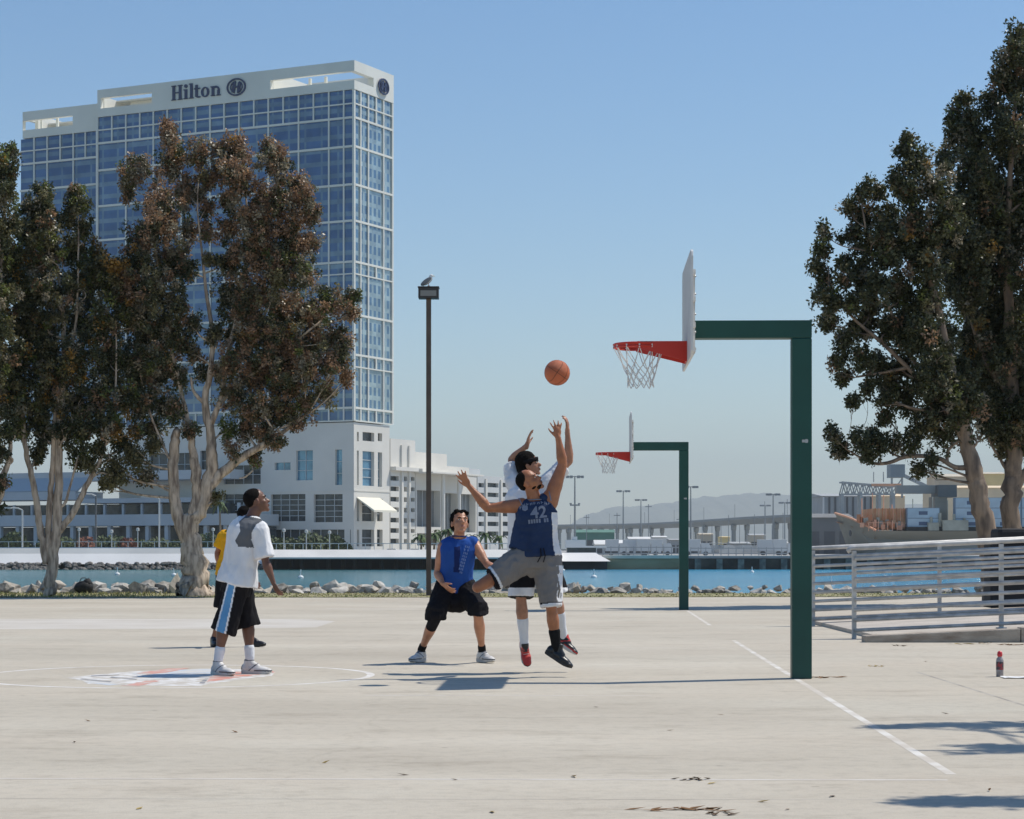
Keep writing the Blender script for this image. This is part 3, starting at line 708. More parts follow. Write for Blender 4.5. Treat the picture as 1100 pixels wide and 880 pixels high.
shed(1018, 1180, 524, 0, 660, 't', 'broad sand coloured warehouse above the blue containers', 't', 0, 40, 'warehouse', 'warehouse')
shed(1054, 1082, 509, 0, 720, 'y', 'tall ochre block behind the tree trunks', 'b', 0, 20, 'warehouse', 'warehouse')
shed(1008, 1052, 512, 0, 715, 'b', 'beige upper block left of the tree trunks', 'b', 0, 20, 'warehouse', 'warehouse')

def truck(px, Y, key, label, L_=7.0, rot=0):
    t = thing('truck', (X(px, Y), Y, GZ-.05), label, 'truck', 'white trucks parked on the quay', rot)
    b = MB(); b.box(-L_/2, L_/2-2.2, -1.2, 1.2, .9, 3.4); b.build('cargo_box', SH[key], t, bevel=.05)
    b = MB(); b.prism([(L_/2-2.1, .6), (L_/2, .6), (L_/2, 1.6), (L_/2-.5, 2.6), (L_/2-2.1, 2.6)], 2.2, Matrix.Translation((0, -1.1, 0))); b.build('cab', SH['w'], t)
    for sx in (-L_/2+1.2, L_/2-1.1):
        for sy in (-1.1, 1.1):
            b = MB(); b.tube([(sx, sy-.15, .45), (sx, sy+.15, .45)], .45, 12); b.build('wheel', SH['d'], t)
for i, (px, Y, L_) in enumerate(((663, 460, 5), (684, 470, 6), (697, 455, 5), (705, 468, 7), (748, 450, 6), (831, 470, 7), (843, 462, 5))):
    truck(px, Y, 'w', 'white truck on the quay, ' + ['leftmost of the parked row', 'second from the left', 'third, small one', 'just left of the far hoop pole', 'just right of the far hoop pole', 'longer one near the thick pole', 'last one beside the thick pole'][i], L_)
def car(x, y, key, label, grp, rz=0):
    t = thing('parked_car', (x, y, GZ-.05), label, 'car', grp, rz)
    b = MB(); b.prism([(-2.2, .35), (2.2, .35), (2.2, .85), (1.2, .95), (.6, 1.45), (-1.1, 1.45), (-1.7, .98), (-2.2, .9)], 1.7, Matrix.Translation((0, -.85, 0)))
    b.build('body', SH[key], t, bevel=.06)
    b = MB(); b.prism([(.98, .98), (.5, 1.38), (-1.0, 1.38), (-1.5, .98)], 1.74, Matrix.Translation((0, -.87, 0))); b.build('windows', SH['d'], t)
    for sx in (-1.4, 1.4):
        for sy in (-.8, .8): b = MB(); b.tube([(sx, sy-.1, .33), (sx, sy+.1, .33)], .33, 10); b.build('wheel', SH['d'], t)
# ------------------------------------------------------------------ bridge, hills, masts
M_brg = mat('bridge_concrete', (.30, .31, .30), .85, var=.06, vscale=.02)
path = [(560, 566, 2150), (610, 563.6, 2000), (660, 563, 1850), (700, 562.2, 1700), (740, 560.2, 1560), (780, 557.5, 1420), (815, 555.2, 1300), (850, 553.5, 1190), (900, 551.5, 1080), (1000, 546, 930)]
P3 = [at(a, c, Y) for a, c, Y in path]
br = thing('road_bridge', (P3[4].x, P3[4].y, GZ), 'long grey concrete road bridge on clustered piers in front of the hills', 'bridge')
off = -Vector((P3[4].x, P3[4].y, GZ))
b = MB()
for i in range(len(P3)-1):
    a, c = P3[i]+off, P3[i+1]+off; t = (c-a); n = Vector((-t.y, t.x, 0)).normalized()*6
    q = []
    for p in (a, c):
        for zz_, s in ((0, 1.25), (-1.3, 1.25), (-4.2, .6)):
            q.append(p+n*s+Vector((0, 0, zz_))); q.append(p-n*s+Vector((0, 0, zz_)))
    b.add(q, [(0, 1, 7, 6), (4, 10, 11, 5), (0, 6, 8, 2), (2, 8, 10, 4), (1, 3, 9, 7), (3, 5, 11, 9), (0, 2, 3, 1), (2, 4, 5, 3), (6, 7, 9, 8), (8, 9, 11, 10)])
b.build('deck', M_brg, br)
def onpath(px):
    for i in range(len(path)-1):
        if path[i][0] <= px <= path[i+1][0]:
            f = (px-path[i][0])/(path[i+1][0]-path[i][0]); return P3[i].lerp(P3[i+1], f), (P3[i+1]-P3[i]).normalized()
for px in (572, 590, 606, 617, 629, 640, 652, 669, 684, 706, 742, 765, 796, 842, 893, 950):
    p, t = onpath(px); n = Vector((-t.y, t.x, 0)).normalized(); c = p+off
    b = MB()
    for s in (-1, 1):
        for e in (-1, 1):
            f = c+n*4.2*s+t*(2.0 if px > 730 else 1.5)*e; zt = f.z-4.2
            b.beam((f.x, f.y, 0), (f.x, f.y, zt-3), 1.9, 1.9)
            b.beam((f.x, f.y, zt-3), (f.x+t.x*1.4*e, f.y+t.y*1.4*e, zt), 2.2, 2.4)
    b.box(c.x-5, c.x+5, c.y-5, c.y+5, 0, 1.4)
    b.build('pier', M_brg, br)
for px in (613, 633, 655, 693, 725, 757, 790, 822, 846):
    p, t = onpath(px); c = p+off; b = MB(); b.tube([c, c+Vector((0, 0, 9))], .18, 5); b.build('lamp', M_brg, br)
# hills
def hills(name, ridge, Y, m, dy, seed):
    b = MB(); n = len(ridge); rs = random.Random(seed); pts = []
    fine = []
    for i in range(n-1):
        for k in range(14):
            f = k/14; fine.append((ridge[i][0]+(ridge[i+1][0]-ridge[i][0])*f, ridge[i][1]+(ridge[i+1][1]-ridge[i][1])*f))
    fine.append(ridge[-1]); rows_ = 9; grid_ = []
    for j in range(rows_):
        f = j/(rows_-1); row = []
        for i, (px, py) in enumerate(fine):
            p = at(px, py, Y); h = p.z*math.sin(f*math.pi/2)**.8
            nz = noise.noise(Vector((px*.06, f*3, seed)))*h*.10*(1-f*.4)+noise.noise(Vector((px*.25, f*6, seed+3)))*h*.03
            y = Y-dy*(1-f); row.append((p.x, y, max(-2, h+nz) if j else -4))
        grid_ += row
    m_ = len(fine); rr_ = [(grid_[(rows_-1)*m_+i][0], Y+dy*.6, -4) for i in range(m_)]; grid_ += rr_
    b.add(grid_, [(j*m_+i, j*m_+i+1, (j+1)*m_+i+1, (j+1)*m_+i) for j in range(rows_) for i in range(m_-1)])
    tag(b.build(name, m, smooth=True), kind='structure')
M_hill = mat('hill_scrub', (.15, .15, .11), .95, var=.2, vscale=.004)
hills('hills', [(480, 589), (560, 583), (596, 572), (615, 562), (632, 553), (650, 546.5), (680, 545), (705, 542.5), (730, 538), (752, 536), (775, 534.5), (800, 532.5), (812, 531), (825, 533.5), (850, 533), (880, 536), (930, 540), (1000, 545), (1100, 549), (1250, 553), (1500, 570), (1700, 588)], 16500, M_hill, 4200, 2)
# tall light masts
M_mast = mat('mast_steel', (.28, .30, .31), .5, metal=.3)
for px, pt, Y, lab, mid in ((617.5, 512, 620, 'tall lattice light mast with a ring of lamps, left of all and closest', 1), (669.5, 527.5, 800, 'light mast left of the thinner mast, under the far hoop', 0),
        (688.5, 537, 900, 'thin shorter light mast standing in front of the hill', 0), (742, 523, 720, 'light mast just right of the far hoop pole', 0),
        (830.5, 531, 760, 'light mast standing left of the near green pole', 0), (843, 540, 900, 'small light mast right beside the near green pole', 0), (822, 543, 1000, 'smallest distant light mast over the bridge deck', 0)):
    p = at(px, pt, Y); t = thing('light_mast', (p.x, Y, GZ), lab, 'light mast', 'tall light masts across the water'); h = p.z-GZ
    b = MB(); b.tube([(0, 0, 0), (0, 0, h)], [.34, .18], 8); b.build('pole', M_mast, t)
    b = MB(); b.tube([(-2.2, 0, h), (2.2, 0, h)], .12, 6); b.tube([(0, -1.5, h), (0, 1.5, h)], .12, 6); b.build('ring', M_mast, t)
    for k in range(6):
        a = k*math.pi/3; c = (2.1*math.cos(a), 1.4*math.sin(a), h); b = MB(); b.box(c[0]-.45, c[0]+.45, c[1]-.3, c[1]+.3, h-.45, h+.25); b.build('lamp', M_mast, t)
    if mid:
        b = MB(); b.box(-1.4, 1.4, -.3, .3, h*.62, h*.62+.4); b.build('platform', M_mast, t)
        for s in (-1, 1): b = MB(); b.box(1.2*s-.3, 1.2*s+.3, -.3, .3, h*.62+.4, h*.62+.8); b.build('lamp', M_mast, t)

# ------------------------------------------------------------------ cargo ship
YS = 550.0
def sx(px): return X(px, YS)
def sz(py): return ZY(py, YS)
M_hull = mat('hull_paint', (.20, .19, .155), .6, col2=(.31, .29, .24), vscale=.12, stretch=(.3, 1, 2), ramp=(.35, .7))
M_orange = mat('orange_paint', (.60, .20, .07), .7, col2=(.42, .22, .12), vscale=.5, detail=8)
M_orl = mat('orange_bulwark', (.80, .42, .26), .7, var=.12, vscale=.4)
ship = thing('cargo_ship', (sx(1000), YS, -2.5), 'grey cargo ship with orange foredeck seen bow first behind the ramp railing', 'ship')
o3 = Vector((-sx(1000), -YS, 2.5))
secs = [(897, 551.5, 0.05), (903, 554, 2.6), (912, 558, 5.6), (922, 564, 8.2), (934, 570.3, 10.0), (955, 570.8, 11.0), (1000, 571, 11.5), (1080, 571, 11.5), (1180, 571, 11.5), (1240, 570, 9)]
b = MB(); ring = []
for i, (px, pd, hb) in enumerate(secs):
    zt = sz(pd); rake = max(0, 22-(i*7)) if i < 4 else 0
    for f, wf in ((1, 1), (.75, .82), (.45, .62 if i < 4 else .96), (.12, .45 if i < 4 else .95), (0, .40 if i < 4 else .9)):
        z = -3+(zt+3)*f; xx = sx(px)+(1-f)*rake*.236*.9
        for s in (-1, 1): ring.append(Vector((xx, YS+s*hb*wf, z))+o3)
n = len(secs); fs_ = []
for i in range(n-1):
    for k in range(4):
        for s in (0, 1): a = i*10+k*2+s; fs_.append((a, a+2, a+12, a+10))
fs_.append((0, 1, 3, 2)); fs_.append((2, 3, 5, 4)); fs_.append((4, 5, 7, 6)); fs_.append((6, 7, 9, 8))
b.add(ring, fs_); b.build('hull', M_hull, ship, smooth=False)
b = MB()
for i in range(n-1): a = i*10; b.add([ring[a]-Vector((0, 0, 2.0 if i < 5 else .1)), ring[a+1]-Vector((0, 0, 2.0 if i < 5 else .1)), ring[a+11]-Vector((0, 0, 2.0 if i < 4 else .1)), ring[a+10]-Vector((0, 0, 2.0 if i < 4 else .1))], [(0, 1, 3, 2), ])
b.build('deck', M_orange, ship)
b = MB(); b.tube([ring[i*10] + Vector((0, -.05, .05)) for i in range(5)], .3, 6); b.tube([ring[i*10+1] + Vector((0, .05, .05)) for i in range(5)], .28, 6); b.build('bulwark_rim', M_orl, ship)
def sbox(name, pa, pb, pt, pb_, y0, y1, m, par=ship):
    b = MB(); b.box(sx(pa)+o3.x, sx(pb)+o3.x, y0, y1, sz(pb_)+2.5, sz(pt)+2.5); return b.build(name, m, par)
M_rust = mat('hatch_rust', (.52, .22, .08), .8, col2=(.58, .38, .22), vscale=.35, detail=8)
hb_ = sbox('hatch_block', 932, 966.5, 547, 569, -8, 9, M_rust)
for k in range(9): q = sbox('cell_guide', 934+k*3.8, 934.7+k*3.8, 546.5, 569, -8.3, -8.02, M_orl if k % 2 else M_orange, hb_)
for k, (a, c) in enumerate(((918, 562), (925, 560), (940, 564), (950, 563), (958, 565), (946, 560))):
    sbox('deck_winch', a, a+4, c, c+5, -9.4, -8.4, M_orange if k % 2 else M_orl)
sbox('mast', 937, 937.6, 530, 547, -.2, .2, M_orl)
sbox('hold_side', 966, 1180, 566.5, 572, -10.5, 9, mat('hold_dark', (.03, .03, .03), .8))
b = MB(); b.ell(((sx(910)+o3.x), -5.2, sz(573)+2.5), (.35, .3, .8)); b.build('anchor', SH['d'], ship)
# deck crane on the ship
cr = MB(); cr.box(sx(1001)+o3.x, sx(1014)+o3.x, -4, 4, sz(570)+2.5, sz(534)+2.5); crp = cr.build('crane_pedestal', M_hull, ship)
sbox('crane_cab', 1004, 1024, 521.5, 534.5, -4.5, 4.5, mat('crane_cab', (.10, .115, .12), .6), crp)
sbox('crane_boom', 962, 1006, 521.5, 530.5, -1.2, 1.2, mat('crane_boom', (.27, .29, .28), .6), crp)
M_hs = mat('housing', (.36, .36, .30), .8, var=.2, vscale=.4)
sbox('deck_housing', 988, 999, 562, 570.5, -11.6, -9, M_hs); sbox('deck_housing', 1003, 1030, 559.5, 570.5, -11.6, -9.4, M_hs)
for px, pt in ((992, 556), (1001, 552), (1016, 553), (1027, 557)): b = MB(); b.tube([(sx(px)+o3.x, -10.2, sz(566)+2.5), (sx(px)+o3.x, -10.2, sz(pt)+2.5)], .35, 8); b.build('vent', M_hs, ship)
r5 = random.Random(8)
for k in range(16):
    px = 916+k*3.1; b = MB(); xx = sx(px)+o3.x; z0 = sz(567 if px > 930 else 562)+2.5; b.box(xx-r5.uniform(.2, .7), xx+r5.uniform(.2, .7), -8.6, -8.1-r5.random()*.4, z0, z0+r5.uniform(.8, 2.6)); b.build('deck_gear', r5.choice([M_orange, M_orl, M_rust, M_hs]), ship)
for px in (921, 944, 953, 975, 996, 1012, 1036): b = MB(); b.tube([(sx(px)+o3.x, -7, sz(568)+2.5), (sx(px)+o3.x, -7, sz(r5.uniform(532, 546))+2.5)], .13, 5); b.build('signal_mast', M_orl if px < 960 else M_hs, ship)
for px in range(926, 966, 5): b = MB(); b.box(sx(px)+o3.x-.08, sx(px)+o3.x+.08, -10.4, -10.2, sz(571)+2.5, sz(560+px % 3)+2.5); b.build('stanchion', M_orl, ship)
b = MB(); b.beam((sx(926)+o3.x, -10.3, sz(562)+2.5), (sx(965)+o3.x, -10.3, sz(562.5)+2.5), .12, .12); b.build('guard_rail', M_orl, ship)
# containers: each one its own thing
M_cont = [mat('container_blue', (.42, .54, .62), .6, var=.1, vscale=.3), mat('container_blue_faded', (.46, .57, .64), .6, var=.1, vscale=.3)]
cb = MB(); cl = 8.1
cb.box(0, cl, 0, 2.44, .06, 2.54)
for k in range(26): cb.box(.2+k*.3, .32+k*.3, -.035, -.002, .2, 2.4)
cme = cb.mesh('container', [M_cont[0]]); cme2 = cme.copy(); cme2.materials[0] = M_cont[1]
bm_ = MB()
for a in (0, cl-.12): bm_.box(a-.02, a+.14, -.06, 2.5, 0, 2.6)
bm_.box(0, cl, -.05, 0, 2.5, 2.6); bm_.box(0, cl, -.05, 0, 0, .1)
fme = bm_.mesh('frame', [mat('container_edge', (.20, .28, .37), .6)])
lm = MB(); lm.box(2.9, 5.1, -.06, -.04, .85, 1.75); lme = lm.mesh('panel', [mat('container_mark', (.08, .12, .20), .6)])
names_c = ['bottom', 'second', 'third', 'top']
for ci, (px, nh, ztop_) in enumerate(((966.8, 2, 546.3), (1017.5, 3, 535.5), (1052.5, 3, 535.5), (1087.5, 3, 535.5), (1122.5, 3, 535.5))):
    if ci == 4: nh = 3
    for k in range(nh):
        z = sz(ztop_)-2.62*(nh-k)
        where = ['left stack between the orange bay and the deck crane', 'stack just right of the deck crane', 'stack behind the left tree trunk', 'stack between and behind the two trunks', 'stack at the right picture edge'][ci]
        t = thing('shipping_container', (sx(px), YS-9.9, z), 'blue corrugated container, %s of the %s' % (('bottom', 'middle', 'top')[k] if nh == 3 else ('bottom', 'top')[k], where), 'container', 'blue containers stacked on the ship')
        link('box', cme if (k+ci) % 2 else cme2, t); link('corner_frame', fme, t)
        if ci != 2 or k != 1: link('marking_panel', lme, t)
# gantry on the quay
gt = thing('conveyor_gantry', (X(930, 600), 600, GZ), 'pale lattice conveyor gantry with a square tower head above the ship bow', 'gantry'); M_gan = mat('gantry_steel', (.40, .41, .40), .6, var=.15, vscale=.3)
def gp(px, py, Y=600): return Vector((X(px, Y)-X(930, 600), Y-600, ZY(py, Y)-GZ))
for dy in (0, 4):
    b = MB(); D = Vector((0, dy, 0)); b.beam(gp(904, 518)+D, gp(962, 523)+D, .45, .45); b.beam(gp(904, 531)+D, gp(962, 531)+D, .45, .45)
    for k in range(8):
        a = 904+k*7; q0 = 518+k*.6
        b.beam(gp(a, 531)+D, gp(a+3.5, q0+.3)+D, .3, .3); b.beam(gp(a+3.5, q0+.3)+D, gp(a+7, 531)+D, .3, .3)
    b.build('truss', M_gan, gt)
for px in (905, 925, 945, 960):
    b = MB(); b.beam(gp(px, 531), (gp(px, 531).x, 0, 0), .7, .7); b.beam(gp(px, 531)+Vector((0, 4, 0)), (gp(px, 531).x, 4, 0), .7, .7); b.build('leg', M_gan, gt)
b = MB(); v0, v1 = gp(956, 513), gp(971.5, 499); b.box(v0.x, v1.x, -1, 5, v0.z, v1.z); b.build('tower_head', mat('tower_head', (.24, .28, .30), .6, var=.1, vscale=.2), gt)
b = MB(); b.beam(gp(958, 535), gp(958, 512), .5, .5); b.beam(gp(969, 535), gp(969, 512), .5, .5); b.beam(gp(971, 511), gp(998, 524), .5, 1.0); b.beam(gp(958, 530), gp(969, 514), .3, .3); b.build('tower_frame', M_gan, gt)
b = MB(); b.beam(gp(936, 521), gp(968, 521), .6, .7); b.build('walkway', M_orl, gt)
for px in (938.5, 949): b = MB(); b.tube([gp(px, 518), gp(px, 507)], .15, 5); b.build('antenna', M_gan, gt)

# ------------------------------------------------------------------ mooring floats
M_buoy = mat('float_white', (.78, .78, .76), .5); M_boot = mat('float_orange', (.62, .20, .08), .6)
bw = MB(); bw.lathe([(.02, -.3), (.34, -.2), (.42, .05), (.40, .22), (.22, .34), (.06, .38)], n=14); bme = bw.mesh('float', [M_buoy], True)
bw = MB(); bw.tube([(0, 0, .3), (.02, 0, 1.2)], [.085, .055], 8); bw.box(-.1, .1, -.02, .02, .95, 1.2); tme = bw.mesh('marker_post', [M_buoy])
bw = MB(); bw.lathe([(.40, -.12), (.435, -.1), (.435, .0), (.40, .02)], n=14); rme = bw.mesh('band', [M_boot])
BL = [(126, 617.5, 'white mooring float left of the thick forked tree'), (187, 618.5, 'white mooring float against the big left tree trunk'), (323, 621, 'white mooring float on green water right of the man in white'),
      (605, 613, 'far white mooring float beside the grey shorts'), (638, 620.5, 'large white mooring float just right of the jumpers'), (735.5, 617, 'mooring float touching the far hoop pole'),
      (808, 615, 'tiny far mooring float between the two hoop poles'), (893, 628, 'mooring float seen through the left end of the ramp railing'), (950, 624, 'left float of the pair seen through the ramp railing'), (958, 624.4, 'right float of the pair seen through the ramp railing')]
for px, py, lab in BL:
    Y = F*3.68/(py-HY); s = .9 if py > 617 else .75
    t = thing('mooring_float', (X(px, Y), Y, -2.5), lab, 'buoy', 'mooring floats on the bay', rnd.uniform(0, 6)); t.scale = (s*Y/300*1.0,)*3 if False else (s, s, s)
    link('float', bme, t); link('marker_post', tme, t); link('band', rme, t); t.rotation_euler[0] = rnd.gauss(0, .06)
# ------------------------------------------------------------------ promenade lamps, palms, cars and bushes on the far shore
M_lampw = mat('lamp_white', (.50, .50, .48), .5)
for i, (px, pt, Y) in enumerate(((24, 548, 400), (85, 570, 394), (120, 572, 394), (148, 570, 394), (171, 536, 402), (229, 570, 394), (305, 571, 394), (329, 572, 392), (354, 573, 392), (103, 533, 405))):
    p = at(px, pt, Y); t = thing('promenade_lamp', (p.x, Y, ZY(588, 390)-1.6), 'pale lamp post on the far promenade, ' + ['near the left edge', 'short one right of the forked trunk', 'short one left of the big trunk', 'short one nearest the big trunk', 'tall one with curved arm by the big trunk', 'short one behind the two men', 'short one right of the man in white', 'second right of the man in white', 'short one below the hotel corner', 'tall dark one between the trees'][i], 'street lamp', 'lamp posts on the far promenade')
    h = p.z-t.location.z; b = MB(); b.tube([(0, 0, 0), (0, 0, h)], .09 if h < 6 else .16, 8); b.build('pole', M_lampw if i != 9 else SH['d'], t)
    b = MB()
    if h > 6: b.tube([(0, 0, h), (-.8, 0, h+.35), (-2.2, 0, h+.4)], .12, 6); b.box(-3.3, -2.0, -.3, .3, h+.25, h+.5)
    else: b.lathe([(.12, h-.1), (.3, h), (.28, h+.4), (.1, h+.5)], n=10)
    b.build('lamp_head', M_lampw, t)
M_palm = mat('palm_green', (.07, .11, .035), .8, var=.4, vscale=1); M_ptr = mat('palm_trunk', (.22, .17, .12), .9)
def palm(px, Y, h, i, lab, grp='palms on the far promenade'):
    t = thing('palm_tree', (X(px, Y), Y, GZ), lab, 'palm', grp)
    b = MB(); b.tube([(0, 0, 0), (.1, 0, h*.5), (0, 0, h)], [.28, .2, .17], 8); b.build('trunk', M_ptr, t)
    b = MB(); r2 = random.Random(i)
    for k in range(22):
        a = r2.uniform(0, 6.28); l = r2.uniform(1.4, 2.1); up = r2.uniform(-.2, 1.0); pr = None
        for s in range(6):
            f = s/5; q = Vector((math.cos(a)*l*f, math.sin(a)*l*f, h+up*l*f-1.5*f*f*l*.6)); w_ = .28*math.sin(.3+f*2.6)+.03; nn = Vector((-math.sin(a), math.cos(a), 0))*w_
            if pr: b.add([pr[0], pr[1], q+nn, q-nn], [(0, 1, 2, 3)])
            pr = (q-nn, q+nn)
    b.build('crown', M_palm, t, fix=False)
for i, (px, Y, h, w_) in enumerate(((452, 420, 3.6, 'left of the lamp post'), (466, 418, 4.0, 'right behind the lamp post'), (473, 425, 4.6, 'just right of the lamp post'), (481, 420, 4.8, 'left of the crouching player head'), (507, 425, 3.8, 'right of the crouching player head'),
        (522, 420, 4.2, 'second right of the crouching player head'), (536, 422, 3.6, 'beside the raised arm of the white player'))): palm(px, Y, h, i, 'small palm on the promenade ' + w_)
palm(236, 424, 10.2, 77, 'taller palm with yellowing fronds beside the big left trunk', None)
def bush_mesh(name, r, seed, m):
    r2 = random.Random(seed); b = MB()
    for k in range(420):
        v = Vector((r2.gauss(0, 1), r2.gauss(0, 1), r2.gauss(0, 1))).normalized()*(r2.random()**.4); c = Vector((v.x*r, v.y*r, r*.62+v.z*r*.62)); s = r*r2.uniform(.07, .15)
        n1 = Vector((r2.gauss(0, 1), r2.gauss(0, 1), r2.gauss(0, 1))).normalized(); n2 = n1.orthogonal().normalized()
        b.add([c-n1*s, c+n2*s, c+n1*s, c-n2*s], [(0, 1, 2, 3)])
    return b.mesh(name, [m])
M_bsh = mat('bush_leaf', (.07, .09, .035), .8, var=.5, vscale=2); M_bshr = mat('red_bush_leaf', (.20, .08, .05), .8, var=.5, vscale=2); M_stem = mat('bush_stem', (.14, .10, .07), .9)
bms = [bush_mesh('foliage', 1.6, 1, M_bsh), bush_mesh('foliage', 1.6, 2, M_bsh), bush_mesh('foliage', 1.6, 3, M_bshr)]
sb = MB(); sb.tube([(0, 0, -.2), (.05, 0, 1.0)], .12, 6); sb.tube([(0, 0, .3), (.5, .1, 1.2)], .07, 6); sb.tube([(0, 0, .3), (-.5, -.1, 1.1)], .07, 6); sme = sb.mesh('stem', [M_stem])
i = 0
for px in list(range(-6, 235, 11))+list(range(262, 375, 12)):
    Y = 430+rnd.uniform(-6, 6); red = (85 < px < 140 or px in (60,)) and rnd.random() < .75; sc = rnd.uniform(.8, 1.7)
    t = thing('far_shrub', (X(px, Y), Y, GZ+.3), ('reddish' if red else 'dark green')+' rounded shrub on the far promenade bank', 'shrub', 'reddish shrubs on the far bank' if red else 'dark green shrubs on the far bank', rnd.uniform(0, 6)); t.scale = (sc, sc, sc*rnd.uniform(1.0, 1.5))
    link('foliage', bms[2] if red else bms[i % 2], t); link('stem', sme, t); i += 1
for i, (px, Y, w_) in enumerate(((30, 436, 'leftmost of the row under the slab'), (152, 436, 'left of the big trunk'), (160, 438, 'nearest the big trunk'), (422, 470, 'right of the hotel awning'), (447, 470, 'left of the tall lamp post'), (476, 470, 'right of the tall lamp post'), (544, 470, 'behind the white player'))):
    car(X(px, Y), Y, 'w', 'small white car on the far shore ' + w_, 'white cars parked on the far shore')
# white boats moored below the halls
bt = MB(); bt.prism([(-3.4, .1), (3.0, .1), (4.2, 1.2), (-3.6, 1.1)], 2.2, Matrix.Translation((0, -1.1, 0))); btm = bt.mesh('hull', [M_lampw])
bt = MB(); bt.prism([(-2, 1.15), (1.6, 1.15), (.8, 2.2), (-1.8, 2.2)], 1.8, Matrix.Translation((0, -.9, 0))); btc = bt.mesh('cabin', [M_lampw])

r3 = random.Random(21)
for i in range(11):
    px = 746+i*9.4+r3.uniform(-2, 2); Y = 540+r3.uniform(0, 60); t = thing('sailboat', (X(px, Y), Y, GZ+.1), 'sailboat stored on the quay with a bare mast below the bridge', 'sailboat', 'sailboats below the bridge', r3.uniform(-.5, .5))
    link('hull', btm, t); link('cabin', btc, t); b = MB(); h = r3.uniform(6, 11); b.tube([(0, 0, 1.2), (0, 0, h)], [.11, .07], 6); b.tube([(0, 0, 2.6), (-3.2, 0, 2.7)], .07, 5); b.build('mast', M_mast, t)
for i in range(4):
    px = 628+i*33+r3.uniform(-4, 4); Y = 700+r3.uniform(0, 150); h = r3.uniform(10, 17); t = thing('utility_pole', (X(px, Y), Y, GZ), 'thin grey utility pole in the cargo yard below the bridge', 'pole', 'utility poles in the yard')
    b = MB(); b.tube([(0, 0, 0), (0, 0, h)], .12, 6); b.build('pole', M_mast, t); b = MB(); b.box(-1.1, 1.1, -.1, .1, h-1, h-.75); b.build('crossarm', M_mast, t)
